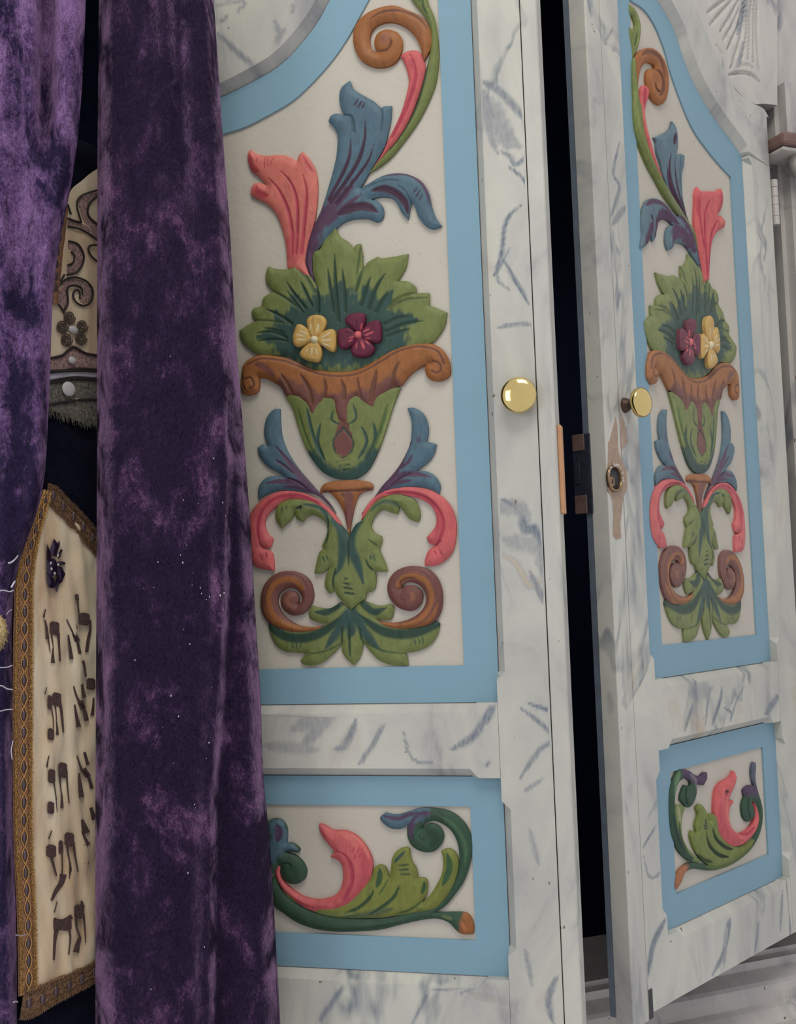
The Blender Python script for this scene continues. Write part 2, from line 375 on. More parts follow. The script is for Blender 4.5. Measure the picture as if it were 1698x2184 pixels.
# ------------------------------------------------------------------ doors: stiles, rails, panels
TH = 0.010          # frame stands this far above the panel
def lin(a, b, n): return [tuple(np.array(a)+(np.array(b)-np.array(a))*i/n) for i in range(n)]
VEIN = srgb(94, 106, 120); VEIN2 = srgb(132, 133, 138); WARM = srgb(196, 178, 146)
def strk(plane, crop, s, w, c=None, d=0.0, h=0.0, **k):
    """stroke: pixels -> uv; w in crop pixels"""
    P, cor = pts(crop, s); P = smooth(P, cor, False, 4) if len(P) > 2 else P
    uv = plane.uv(P, h); ox, oy, kk = CR[crop]
    # local metres per pixel across the plane (geometric mean)
    a = plane.uv([P[0], P[0]+(1, 0), P[0]+(0, 1)], h); sc = abs(np.cross(a[1]-a[0], a[2]-a[0]))**.5
    return dict(p=uv, w=w*kk*sc, c=c, d=d, **k)
def member(name, corners, cham, parent, material, strokes=(), H=TH, g=.0032, c=.007, label=None):
    """flat board; corners ccw uv; cham: list per edge of None or (stop0, stop1) -> chamfered between the stops"""
    top = []; bot = []; n = len(corners); cs = [np.array(p) for p in corners]
    for i in range(n):
        a, b = cs[i], cs[(i+1) % n]; d = b-a; L = np.linalg.norm(d); d = d/L; nin = np.array([-d[1], d[0]])
        if cham[i] is None:
            for p in lin(a, b, max(1, int(L/.05))): top.append(p); bot.append(p)
        else:
            s0, s1 = cham[i]
            top.append(tuple(a)); bot.append(tuple(a))
            if s0 > 0: top.append(tuple(a+d*s0)); bot.append(tuple(a+d*s0))
            k = c*1.0
            q0 = a+d*(s0+(k if s0 > 0 else 0)); q1 = a+d*(L-s1-(k if s1 > 0 else 0))
            if s0 == 0: q0 = a+d*k*0
            for p in lin(q0, q1, max(1, int(L/.05)))+[tuple(q1)]:
                top.append(tuple(np.array(p)+nin*c)); bot.append(tuple(p))
            if s1 > 0: top.append(tuple(a+d*(L-s1))); bot.append(tuple(a+d*(L-s1)))
    # tiny random wear along the arris
    G = relief(top, H, .001, g, VEIN, strokes, 0, 1.0, 1.0, np.array(bot), .002, flat=True)
    return from_geo(name, G, material, parent, label=label)
def ring(name, outer, inner, parent, material, h=0.0, wall=.0025, label=None):
    mb = MB(); n = len(outer)
    v = [(p[0], -h, p[1]) for p in outer]+[(p[0], -h, p[1]) for p in inner]+[(p[0], -h+wall, p[1]) for p in inner]
    f = []
    for i in range(n):
        j = (i+1) % n; f.append((i, j, n+j, n+i)); f.append((n+i, n+j, 2*n+j, 2*n+i))
    mb.add(v, f); return mb.build(name, material, parent, label=label)
def field(name, poly, parent, material, h, label=None):
    G = relief(poly, 0, .001, .012, CREAM, (), h, 1.0, 1.0, None, .004, flat=True)
    return from_geo(name, G, material, parent, label=label)

def resample(P, n):
    P = np.array(P); L = np.r_[0, np.cumsum(np.linalg.norm(np.diff(P, axis=0), axis=1))]; t = np.linspace(0, L[-1], n)
    return [(np.interp(x, L, P[:, 0]), np.interp(x, L, P[:, 1])) for x in t]

# --- right door measures (uv)
R_ = lambda x, y, h=0.0: np.array(PR.one(x, y, h))
L_ = lambda x, y, h=0.0: np.array(PL.one(x, y, h))
def crop1(c, x, y): ox, oy, k = CR[c]; return ox+x*k, oy+y*k
def cr(plane, c, s, h=0.0, closed=False):
    P, cor = pts(c, s); return plane.uv(smooth(P, cor, closed, 4), h)
class D: pass
def door_measures(pl, side):
    d = D()
    if side == 'R':
        d.fb = R_(1412.7, 1375.6)[1]*.5+R_(1611.8, 1354.8)[1]*.5; d.bb = R_(1398, 1452)[1]*.5+R_(1644, 1406)[1]*.5
        d.lbt = R_(1407, 1594)[1]*.5+R_(1652.5, 1537.7)[1]*.5; d.lft = R_(1428, 1646)[1]*.5+R_(1625, 1595.4)[1]*.5
        d.lfb = R_(1444.5, 1903)[1]*.5+R_(1642.4, 1824)[1]*.5; d.lbb = R_(1427, 1981)[1]*.5+R_(1672.6, 1870)[1]*.5
    else:
        d.fb = L_(993, 1419)[1]; d.bb = L_(1066, 1497)[1]; d.lbt = L_(1073.5, 1656.5)[1]; d.lft = L_(998.7, 1720.4)[1]; d.lfb = L_(1020, 2006)[1]; d.lbb = L_(1093.6, 2084)[1]
    return d
dr = door_measures(PR, 'R'); dl = door_measures(PL, 'L')
TOP = 0.76

# common curve of the tall panel traced on the right door
Rout = cr(PR, 'E', '640,-90 690,0 760,110 830,260 880,420 950,590 1030,740 1120,880 1220,1010 1310,1140')
Rinn = cr(PR, 'E', '440,-60 505,5 600,70 680,190 750,370 790,520 860,720 950,930 1060,1090 1160,1210 1235,1288')
Lout = cr(PL, 'A', '980,-300 890,-130 800,0 740,115 670,215 600,300 520,385 430,455 330,512 200,580 95,628 -60,680 -200,740')
Linn = cr(PL, 'A', '1250,-330 1130,-150 1050,0 1000,90 930,220 830,370 700,520 560,650 400,745 240,825 110,865 -20,920 -130,985')

def build_door(side):
    R = side == 'R'; pl = PR if R else PL; d = dr if R else dl; q = 1 if R else -1
    root = thing('cabinet_door', 'right painted ark door, with a stemmed brass knob above an open lock hole' if R else
                 'left painted ark door beside the velvet curtain, facing forward, with a flat round brass knob', 'cabinet door',
                 tuple(pl.o), pl.yaw, 'pair of painted ark doors')
    mm = M_MARB2 if R else M_MARB
    if R:
        ub, uf = -0.1025, (R_(1346, 80)[0]+R_(1412.7, 1375.6)[0])/2      # blue edge, field edge on the knob side
        vb2, vf2 = 0.2093, (R_(1562, 380)[0]+R_(1611.8, 1354.8)[0])/2    # hinge side
        e0, e1 = -0.1810, PR.one(1646, 430, TH)[0]
        lu = [(R_(1407, 1594)[0]+R_(1427, 1981)[0])/2, (R_(1428, 1646)[0]+R_(1444.5, 1903)[0])/2, (R_(1625, 1595)[0]+R_(1642, 1824)[0])/2, (R_(1652.5, 1537.7)[0]+R_(1672.6, 1870)[0])/2]
    else:
        ub, uf = 0.0972, 0.0628
        vb2, vf2 = -0.224, -0.192; e0, e1 = 0.1665, -0.286
        lu = [0.0972, L_(1009, 1860)[0], -0.192, -0.224]
    lob = [ub, lu[1], lu[2], (lu[3] if R else vb2)]
    out_c, inn_c = (Rout, Rinn) if R else (Lout, Linn)
    # tall panel blue border, built as ring
    nC = 40
    oc = resample(out_c, nC); ic = resample(inn_c, nC)
    # order: corner hinge bottom -> knob bottom -> knob up -> curve down to hinge side -> close
    o_ = [(vb2, d.bb), (ub, d.bb), (ub, TOP)]; i_ = [(vf2, d.fb), (uf, d.fb), (uf, ic[0][1])]
    oc[0] = (ub, TOP) if False else oc[0]
    ic[0] = (uf, ic[0][1]); oc[-1] = (vb2, oc[-1][1]); ic[-1] = (vf2, ic[-1][1])
    outer = o_+oc; inner = i_+ic
    ring('panel_border', outer, inner, root, M_BLUE, 0, .003, 'blue painted border of the tall panel')
    field('carved_panel_ground', [(vf2-q*-.001, d.fb-.001), (uf-q*.001, d.fb-.001)]+[(uf-q*.001, ic[0][1])]+ic[1:-1]+[(vf2+q*.001, ic[-1][1])], root, M_CREAM, -.0022, 'cream ground of the tall panel')
    ring('panel_border', [(lob[3], d.lbb), (lob[0], d.lbb), (lob[0], d.lbt), (lob[3], d.lbt)], [(lob[2], d.lfb), (lob[1], d.lfb), (lob[1], d.lft), (lob[2], d.lft)], root, M_BLUE, 0, .003, 'blue painted border of the low panel')
    field('carved_panel_ground', [(lob[2]+q*.001, d.lfb-.001), (lob[1]-q*.001, d.lfb-.001), (lob[1]-q*.001, d.lft+.001), (lob[2]+q*.001, d.lft+.001)], root, M_CREAM, -.0022, 'cream ground of the low panel')
    bot = -.452 if R else -.50
    # backing slab
    x0, x1 = sorted((e0, e1))
    if R:
        sil = cr(PR, 'E', '930,-90 960,0 1000,110 1040,220 1090,330 1140,440 1195,545 1280,670 1380,745 1460,785 1500,850', TH)
        cp = [(x0+.0005, bot+.001), (x1-.0005, bot+.001), (x1-.0005, sil[-1][1]-.001)]+[(p[0], p[1]-.001) for p in sil[::-1]]+[(x0+.0005, sil[0][1])]
    else: cp = [(x0+.0005, bot+.001), (x1-.0005, bot+.001), (x1-.0005, TOP), (x0+.0005, TOP)]
    from_geo('door_core', relief(cp, 0, .001, .02, (.1, .1, .1), (), -.003, 1.0, 1.0, None, .0150, flat=True), M_EDGE, root)
    def ccw(c): return c
    # strokes of paint
    vs = []
    if not R:
        V = lambda s, w, c=VEIN, **k: vs.append(strk(PL, 'P', s, w, c, 0, TH, **k))
        V('1022,172 1060,190 1100,230 1120,262', 16, VEIN, a=.75); V('1030,200 1060,260 1085,300 1110,310', 40, VEIN2, a=.7); V('1028,195 1050,300 1062,330', 14, VEIN2, a=.8)
        V('1066,322 1090,335 1100,352 1140,320', 10, VEIN, a=.8); V('1140,190 1150,330 1140,380', 16, VEIN, a=.7); V('1085,355 1120,385 1118,400', 6)
        V('1115,435 1080,470 1070,540 1052,590', 9); V('1072,548 1100,600 1132,652', 7); V('1090,520 1060,590 1090,620', 6, a=.7)
        V('1062,698 1110,690 1140,694', 8, VEIN2); V('1070,1066 1085,1072 1105,1085', 9); V('1112,1088 1120,1130 1140,1128 1156,1170', 20, VEIN, a=.9); V('1150,1140 1160,1240 1190,1260', 10, VEIN, a=.6)
        V('1055,1092 1100,1080 1130,1110', 30, VEIN2, a=.6); V('1065,1180 1100,1200 1130,1250 1160,1230', 12, WARM, a=.8); V('1072,1150 1150,1170 1150,1210', 34, VEIN2, a=.5)
        V('1130,1220 1170,1300', 14, VEIN2); V('1105,1505 1180,1570 1150,1600 1110,1660', 10, VEIN, a=.8); V('1125,1500 1180,1520 1170,1540', 8)
        V('1190,2080 1170,2130 1180,2184', 14, VEIN, a=.8); V('1120,2020 1135,2100', 10, VEIN2, a=.7); V('1130,1770 1150,1850', 10, VEIN2, a=.6)
        V('1115,1690 1160,1660', 9, VEIN, a=.6)
    else:
        V = lambda s, w, c=VEIN, **k: vs.append(strk(PR, 'P', s, w, c, 0, TH, **k))
        V('1322,300 1308,370 1322,400 1300,470', 7, VEIN, a=.8); V('1308,60 1290,90', 5, a=.6); V('1335,440 1305,480', 10, VEIN2)
        V('1340,1100 1320,1220 1310,1320', 12, VEIN2, a=.6)
        V('1322,900 1330,930 1318,950 1320,1010 1316,1075 1322,1130 1318,1165', 26, srgb(158, 130, 108), f=.2, t='n')
        V('1313,850 1312,900', 5, srgb(70, 62, 58), f=.2); V('1318,870 1315,905', 4, srgb(70, 62, 58), f=.2)
        V('1420,1960 1395,2010 1385,2060 1380,2090', 14, VEIN, a=.95); V('1372,1820 1385,1870 1410,1860 1412,1840', 4, VEIN, a=.8); V('1370,1810 1400,1760', 4)
        V('1348,1660 1340,1720', 7, VEIN2); V('1312,1670 1318,1800', 10, WARM, a=.5)
    # inner stile by the knob, chamfered along both panels
    st = .022
    if R:
        zl, zr = -0.1560, ub
        cor = [(zl, bot), (ub, bot), (ub, TOP), (zl, TOP)]
        def stile(name, xa, xb, side_in, lab=None, edge=None):
            pass
    k0 = (0.1486, ub) if not R else (-0.1495, ub)
    def stile_poly(xe, xb, name, vlo=bot, vhi=TOP, top_panel_to=TOP, strokes=(), lb=None):
        """xe outer edge, xb edge along the blue panels"""
        s = 1 if xe > xb else -1; c = .0085; top = []; bt = []
        def add(t, b=None): top.append(t); bt.append(t if b is None else b)
        # along panel edge from bottom to top
        add((xb, vlo)); add((xb, d.lbb)); add((xb, d.lbb+st))
        add((xb+s*c, d.lbb+st+c), (xb, d.lbb+st+c)); add((xb+s*c, d.lbt-st-c), (xb, d.lbt-st-c)); add((xb, d.lbt-st))
        add((xb, d.lbt)); add((xb, d.bb)); add((xb, d.bb+st)); add((xb+s*c, d.bb+st+c), (xb, d.bb+st+c))
        hi = top_panel_to
        nn = 8
        for i in range(1, nn+1): add((xb+s*c, d.bb+st+c+(hi-.0-d.bb-st-c)*i/nn), (xb, d.bb+st+c+(hi-d.bb-st-c)*i/nn))
        if hi < vhi: add((xb, hi+c)); add((xb, vhi))
        for p in lin((xe, vhi), (xe, vlo), 12)+[(xe, vlo)]: add(p)
        G = relief(top, TH, .001, .0026, VEIN, strokes, 0, 1.0, 1.0, np.array(bt), .002, flat=True)
        return from_geo(name, G, mm, root, flip=False, label=lb)
    stile_poly(k0[0], k0[1], 'stile', strokes=vs, lb='stile that carries the knob')
    hi_h = out_c[-1][1]
    stile_poly(e1, vb2, 'stile', top_panel_to=hi_h-.012, vhi=(hi_h-.0004 if R else TOP), lb='stile on the hinge side')
    # rails
    rs = []
    if not R:
        W_ = lambda s, w, c=VEIN, **k: rs.append(strk(PL, 'P', s, w, c, 0, TH, **k))
        W_('760,1535 735,1590 710,1600', 16, VEIN, a=.8); W_('820,1540 800,1580 760,1640', 10, VEIN, a=.8); W_('960,1600 1010,1570 1050,1510 1040,1545', 16, VEIN, a=.85); W_('620,1560 700,1520 640,1600', 30, VEIN2, a=.6)
        W_('860,1560 880,1620 930,1625', 6, VEIN, a=.7); W_('1050,1620 1030,1640', 6); W_('560,1590 680,1600', 22, VEIN2, a=.5)
        W_('735,2100 700,2150 680,2184', 12, VEIN, a=.8); W_('910,2120 880,2184', 9, VEIN, a=.8); W_('920,2110 1000,2105 980,2120', 8, VEIN2); W_('1000,2120 1100,2140', 12, WARM, a=.5)
    else:
        W_ = lambda s, w, c=VEIN, **k: rs.append(strk(PR, 'P', s, w, c, 0, TH, **k))
        W_('1540,1460 1538,1490 1520,1545', 8, VEIN, a=.9); W_('1515,1470 1510,1500 1506,1550', 6, VEIN, a=.8); W_('1480,1500 1460,1560', 8, VEIN, a=.8); W_('1590,1460 1570,1500 1560,1540', 4, VEIN, a=.8); W_('1665,1480 1650,1500 1630,1530', 12, VEIN, a=.8)
        W_('1545,1510 1560,1520 1556,1540', 4); W_('1470,1480 1520,1470', 24, VEIN2, a=.5)
        W_('1560,1965 1545,2030 1520,2080', 10, VEIN, a=.85); W_('1620,1960 1610,2040', 6, VEIN, a=.8); W_('1560,1960 1550,1980', 10, VEIN, a=.8); W_('1670,1900 1665,1990', 8, VEIN, a=.7); W_('1550,1980 1545,2060', 12, VEIN2, a=.7)
    a_, b_ = sorted((ub, vb2)); E = .0004
    cR = 0.009
    def rail(name, lo, hi, ct, cb, lb=None):
        top = []; bt = []
        def add(t, b=None): top.append(t); bt.append(t if b is None else b)
        add((a_+E, lo))
        if cb:
            add((a_+st, lo)); add((a_+st+cR, lo+cR), (a_+st+cR, lo)); add((b_-st-cR, lo+cR), (b_-st-cR, lo)); add((b_-st, lo))
        add((b_-E, lo)); add((b_-E, hi))
        if ct:
            add((b_-st, hi)); add((b_-st-cR, hi-cR), (b_-st-cR, hi)); add((a_+st+cR, hi-cR), (a_+st+cR, hi)); add((a_+st, hi))
        add((a_+E, hi))
        G = relief(top, TH-.0004, .001, .003, VEIN, rs, 0, 1.0, 1.0, np.array(bt), .002, flat=True)
        return from_geo(name, G, mm, root, label=lb)
    rail('rail', d.lbt, d.bb, True, True, 'middle rail'); rail('rail', bot, d.lbb, True, False, 'bottom rail')
    # curved top rail
    c = .010; oc2 = np.array(resample(out_c, 30)); tg = np.gradient(oc2, axis=0); tg /= np.linalg.norm(tg, axis=1)[:, None]
    nrm = np.stack([-tg[:, 1], tg[:, 0]], 1)*(1 if R else -1)
    if not ((nrm[:, 1].mean()) > 0): nrm = -nrm
    face = oc2+nrm*c
    if R: outl = cr(PR, 'E', '930,-90 960,0 1000,110 1040,220 1090,330 1140,440 1195,545 1280,670 1380,745 1460,785 1500,850', TH)
    else: outl = np.array([(oc2[0][0]-.05, TOP), (-.10, TOP), (vb2+.002, TOP)])
    top = [tuple(p) for p in face]; bt = [tuple(p) for p in oc2]
    # from hinge end back along the door outline
    if R:
        ends = [(e1-.0005, oc2[-1][1]-.0), (e1-.0005, outl[-1][1])]+[tuple(p) for p in outl[::-1]]
        top = top[:-1]+[(vb2+.0005, oc2[-1][1]+c*.5)]+ends; bt = bt[:-1]+[(vb2+.0005, oc2[-1][1])]+ends
    else:
        ends = [(vb2+.0005, oc2[-1][1]), (vb2+.0005, TOP), (oc2[0][0], TOP+.001)]
        top = top+ends; bt = bt+ends
    ts = []
    if not R:
        T_ = lambda s, w, c=VEIN, **k: ts.append(strk(PL, 'A', s, w, c, 0, TH, **k))
        T_('70,210 160,300 250,380 320,420 390,395', 32, VEIN, a=.8); T_('440,130 470,220 450,290', 34, VEIN, a=.6); T_('520,180 480,240', 24, VEIN, a=.6); T_('560,20 555,100', 22, VEIN, a=.7); T_('60,40 150,10 250,20 180,90', 22, VEIN, a=.6); T_('90,140 150,100', 20, VEIN2)
    if not R: pass
    G = relief(top, TH, .001, .004, VEIN, ts, 0, 1.0, 1.0, np.array(bt), .002, flat=True)
    from_geo('top_rail', G, mm, root, label='curved top rail')
    # edge strips
    if R:
        mb = MB()
        mb.prism([(-.1500, .0), (-.1500, -.0092), (-.1510, -.0104), (-.1795, -.0110), (-.1812, -.0098), (-.1812, .0104), (-.17, .0104)], bot-.006, TOP)
        o = mb.build('astragal', M_MARB2, root, label='raised closing strip with worn edge', bevel=.0006)
    else:
        mb = MB(); mb.prism([(.1496, 0), (.1496, -.0105), (.1503, -.0115), (.1650, -.0115), (.1665, -.0100), (.1665, .022), (.155, .022)], bot, TOP)
        mb.build('edge_strip', M_MARB, root, bevel=.0006)
    return root
doorL = build_door('L'); doorR = build_door('R')

# ------------------------------------------------------------------ carvings
OLIVE = srgb(124, 134, 76); OLIVE2 = srgb(140, 154, 92); TEAL = srgb(56, 84, 76); DKG = srgb(44, 70, 56); BLU = srgb(88, 116, 130); PUR = srgb(92, 64, 88); PURD = srgb(74, 46, 66)
RED = srgb(214, 104, 104); REDD = srgb(184, 68, 84); REDL = srgb(222, 124, 110); BRN = srgb(164, 104, 58); BRND = srgb(116, 74, 56); MAUV = srgb(124, 78, 70); BRNL = srgb(176, 116, 78)
YEL = srgb(206, 166, 92); YELL = srgb(226, 214, 176); MAR = srgb(108, 34, 60); MARD = srgb(84, 24, 50)
HC = 0.006
def S_(s, w, c=None, d=0.0, **k): return (s, w, c, d, k)
PIECES = []
def piece(name, crop, outline, base, strokes, H=.007, ew=.007, label=None, h0=-.0022, pl=None, lip=.5, sub=None, g=.0012):
    pl = pl or PL
    P, corn = pts(crop, outline); uv = pl.uv(smooth(P, corn, True, 5), HC*.6)
    ss_ = [strk(pl, crop, s, w, c, d, HC*.6, **k) for s, w, c, d, k in strokes]
    G = relief(uv, H, ew, g, base, ss_, h0, lip, 1.0, None, .002)
    G.name, G.label, G.sub, G.lip = name, label, sub, lip
    return G
LP = []
def LPc(*a, **k): G = piece(*a, **k); LP.append(G); return G
UP = []     # the upper motifs also
# fan of leaves
LPc('carved_leaf_fan', 'B', '85,680* 130,650 190,615* 165,570 180,535 230,520* 240,470 280,440 310,425* 265,380 255,320 275,262* 330,280 410,282* 440,250 500,275 550,330 590,392* 565,300 562,200 570,165* 610,150 640,90 710,15* 740,70 800,110 825,150* 840,125 870,115* 885,180 885,230 892,275* 920,235 985,200* 1010,210 1090,200 1180,182* 1165,270 1110,360* 1170,358 1225,390 1235,440* 1260,435 1315,435* 1320,480 1318,515* 1370,535 1432,562* 1420,640 1380,710 1330,760 1250,800 1100,840 950,910 800,955 650,950 500,900 400,850 300,840 210,835 140,790 100,740', OLIVE,
  [S_('430,760 600,800 740,800 900,790 1060,740', 230, TEAL, 0, f=.25, t='n'), S_('470,640 600,600 740,590 880,600 1010,640', 210, TEAL, 0, f=.3, t='n'),
   S_('620,620 600,480 590,420', 110, TEAL, 0, f=.4, t='e'), S_('740,600 750,500 730,400', 230, TEAL, 0, f=.4, t='e'), S_('900,600 930,480 900,400', 120, TEAL, 0, f=.4, t='e'), S_('540,640 480,540 440,460', 150, TEAL, 0, f=.4, t='e'), S_('960,600 1040,520 1070,440', 110, TEAL, 0, f=.4, t='e'), S_('1000,680 1120,620 1240,610', 110, TEAL, 0, f=.4, t='e'), S_('480,700 360,640 330,560', 90, TEAL, 0, f=.4, t='e'), S_('470,740 330,730 220,720', 90, TEAL, 0, f=.4, t='e'),
   S_('735,620 715,400 708,190', 26, DKG, .0016, t='e'), S_('700,560 680,400 665,285', 24, DKG, .0013, t='e'), S_('780,560 770,400 758,280', 22, DKG, .0013, t='e'), S_('880,520 910,420 942,335', 24, DKG, .0013, t='e'), S_('930,540 980,400 1035,315', 26, DKG, .0013, t='e'), S_('980,560 1020,480 1062,425', 24, DKG, .0013, t='e'),
   S_('560,520 520,430 488,365', 24, DKG, .0013, t='e'), S_('520,540 450,450 400,372', 24, DKG, .0013, t='e'), S_('500,560 440,480 405,430', 20, DKG, .001, t='e'), S_('430,640 360,590 270,545', 26, DKG, .0013, t='e'), S_('400,730 300,690 205,700', 22, DKG, .0012, t='e'), S_('400,750 320,740 215,748', 20, DKG, .0012, t='e'), S_('380,700 320,675 255,668', 18, DKG, .001, t='e'),
   S_('1030,640 1120,600 1205,590', 22, DKG, .0012, t='e'), S_('1040,690 1160,640 1280,618', 24, DKG, .0012, t='e'), S_('1050,720 1130,690 1200,670', 20, DKG, .0012, t='e'), S_('1060,540 1130,470 1240,435', 26, srgb(96, 108, 58), .0012, t='e'), S_('1090,520 1180,480 1300,470', 16, srgb(90, 104, 60), .001, t='b'),
   S_('590,392 600,470 600,560', 30, DKG, .0018, t='s'), S_('892,275 870,350 845,430', 22, srgb(70, 92, 60), .0016, t='s'), S_('875,125 865,230 850,330', 14, srgb(84, 100, 54), .0012), S_('440,255 520,330 580,440', 24, srgb(80, 96, 56), .0016, t='s'), S_('310,425 400,480 470,540', 18, srgb(78, 96, 60), .0014), S_('190,615 290,620 400,640', 12, srgb(84, 100, 60), .0012)], H=.0075, ew=.010)
# vase bowl
LPc('carved_vase_leaves', 'B', '385,1095 430,1180 460,1280 500,1400 550,1500 620,1590 700,1635 780,1642 860,1630 930,1570 990,1450 1040,1310 1080,1180 1130,1050* 1040,1040 900,1060 650,1060 450,1060', OLIVE,
  [S_('560,1500 660,1600 780,1625 900,1580 960,1480', 90, TEAL, 0, f=.5, t='n'), S_('765,1300 745,1400 765,1490 790,1400 765,1300', 78, MAUV, .001, f=.15, t='n'), S_('765,1310 700,1400 730,1500 765,1505 810,1480 830,1400 765,1310', 10, TEAL, .0016, t='n'),
   S_('530,1180 560,1320 600,1440 640,1520', 22, TEAL, .0012), S_('470,1180 510,1330 570,1480', 16, srgb(84, 110, 60), .001), S_('620,1280 600,1400 650,1530', 22, TEAL, .0013), S_('960,1280 975,1380 920,1520', 24, TEAL, .0013), S_('880,1300 920,1400 860,1520', 20, TEAL, .0012), S_('1050,1160 1010,1310 950,1460', 18, srgb(84, 110, 60), .001), S_('700,1200 690,1260 740,1290', 14, TEAL, .0012), S_('830,1160 850,1250 800,1290', 14, TEAL, .0012), S_('1100,1080 1060,1220 1000,1400', 14, OLIVE2, 0),
   S_('720,1535 810,1518', 16, DKG, .0008), S_('735,1560 810,1548', 16, DKG, .0008), S_('760,1588 810,1575', 13, DKG, .0008), S_('720,1480 765,1540 815,1480', 40, OLIVE, 0)], H=.0085, ew=.016)
LPc('carved_vase_rim', 'B', '100,990 112,910 160,860 230,840 320,845 400,862 480,895 560,930 650,945 750,950 850,935 940,890 1020,840 1090,800 1170,772 1260,762 1340,768 1400,800 1440,860 1455,920 1450,970 1410,1000 1370,1008 1320,995 1293,950 1297,905 1330,888* 1250,925 1190,970 1140,1035* 1090,1050 1040,1090* 1010,1110 990,1140 975,1200* 930,1185 880,1150 850,1115* 820,1150 810,1220 820,1275* 770,1290 720,1275* 700,1200 690,1140 660,1135* 610,1180 590,1235* 550,1230 520,1170 490,1140* 470,1120 430,1110 385,1100* 360,1050 310,1015 260,990 215,985* 218,1030 210,1070 170,1095 120,1095 98,1050', BRN,
  [S_('380,1040 500,1100 600,1140 770,1150 900,1120 980,1110 1080,1030', 110, MAUV, 0, f=.4, t='n'), S_('570,1150 560,1230', 60, MAUV, 0, f=.3, t='n'), S_('765,1150 765,1280', 110, MAUV, 0, f=.3, t='n'), S_('960,1100 965,1190', 70, MAUV, 0, f=.3, t='n'), S_('200,900 260,920 330,980', 40, MAUV, 0, f=.5),
   S_('150,905 230,868 330,872 420,890 520,930 620,965 740,978 850,965 940,925 1030,872 1120,820 1230,790 1320,795 1390,830 1420,900', 13, BRND, .0013, t='n', f=.3),
   S_('365,965 400,1020 430,1080', 30, BRND, .0014, t='s'), S_('490,965 545,1060 565,1150', 36, BRND, .0014, t='s'), S_('645,1000 655,1060 640,1120', 24, BRND, .0014, t='s'), S_('755,1000 775,1060 775,1130', 28, BRND, .0014, t='s'), S_('862,985 868,1040 880,1110', 18, BRND, .0014, t='s'), S_('985,940 965,1040 945,1140', 34, BRND, .0014, t='s'), S_('1135,880 1100,950 1090,1035', 22, BRND, .0014, t='s'),
   S_('1345,880 1390,900 1400,940 1370,960 1340,945', 12, BRND, .0014, t='n'), S_('130,1000 170,990 190,1040 160,1060', 12, BRND, .0014, t='n'), S_('110,960 120,1040 150,1080', 14, BRND, .001)], H=.0105, ew=.009)
# blossoms
def blossom(cen, petals, cb, cs, cc, name):
    subs = []
    for s, sts in petals:
        subs.append(piece('petal', 'B', s, cb, [S_(*x) for x in sts], H=.006, ew=.004, h0=.0065, lip=.55, g=.0009))
    x, y, r = cen
    ring_ = ' '.join('%.1f,%.1f' % (x+r*math.cos(a), y+r*math.sin(a)) for a in np.linspace(0, 2*math.pi, 11)[:-1])
    subs.append(piece('blossom_centre', 'B', ring_, cc, [], H=.0085, ew=.004, h0=.006, lip=.5, g=.0011))
    ring2 = ' '.join('%.1f,%.1f' % (x+r*1.5*math.cos(a), y+r*1.5*math.sin(a)) for a in np.linspace(0, 2*math.pi, 11)[:-1])
    core = piece('carved_blossom', 'B', ring2, cb, [], H=.006, ew=.004, h0=.0045, lip=.6, label=name); core.subs = subs
    LP.append(core)
Y = YELL
blossom((590, 748, 27), [('560,725 545,670 540,625 560,598 600,588 645,598 663,630 655,670 630,715 600,735', [('565,690 572,650', 9, Y), ('610,700 622,645', 10, Y), ('590,720 580,600', 6, srgb(186, 146, 80), .001)]),
  ('570,735 545,680 500,648 475,655 460,690 450,730 455,775 480,795 520,785 565,760', [('500,690 545,715', 9, Y), ('475,715 540,730', 8, Y), ('480,750 545,750', 9, Y)]),
  ('575,765 540,780 505,815 495,845 520,872 570,888 610,890 630,860 635,815 615,770', [('580,800 575,850', 9, Y), ('605,800 610,850', 9, Y), ('555,800 540,830', 7, Y)]),
  ('605,745 635,705 680,682 715,685 728,720 728,780 715,822 690,822 650,795 612,768', [('640,740 700,700', 9, Y), ('640,755 700,750', 10, Y), ('640,775 690,790', 9, Y)])], YEL, Y, YELL, 'yellow four-petalled blossom')
P_ = srgb(214, 96, 104)
blossom((873, 718, 27), [('862,700 820,665 790,640 790,605 825,582 870,575 910,580 918,610 908,655 885,700', [('868,690 862,620', 7, MARD, .001), ('890,690 900,640', 9, P_)]),
  ('885,705 925,650 965,628 1003,625 1018,665 1018,740 1000,765 950,765 890,735', [('905,700 950,680', 9, P_), ('915,725 975,700', 10, P_), ('915,740 960,745', 8, P_)]),
  ('868,735 835,780 825,820 840,850 885,862 940,850 975,812 960,775 900,735', [('895,760 915,810', 16, P_), ('920,750 945,780', 8, P_), ('868,770 862,810', 8, P_)]),
  ('860,715 815,672 765,678 740,690 738,730 748,790 775,808 830,785 862,740', [('850,730 815,740', 7, P_), ('840,750 810,765', 8, P_), ('845,715 790,700', 6, MARD, .001)])], MAR, P_, srgb(220, 110, 108), 'dark red four-petalled blossom')
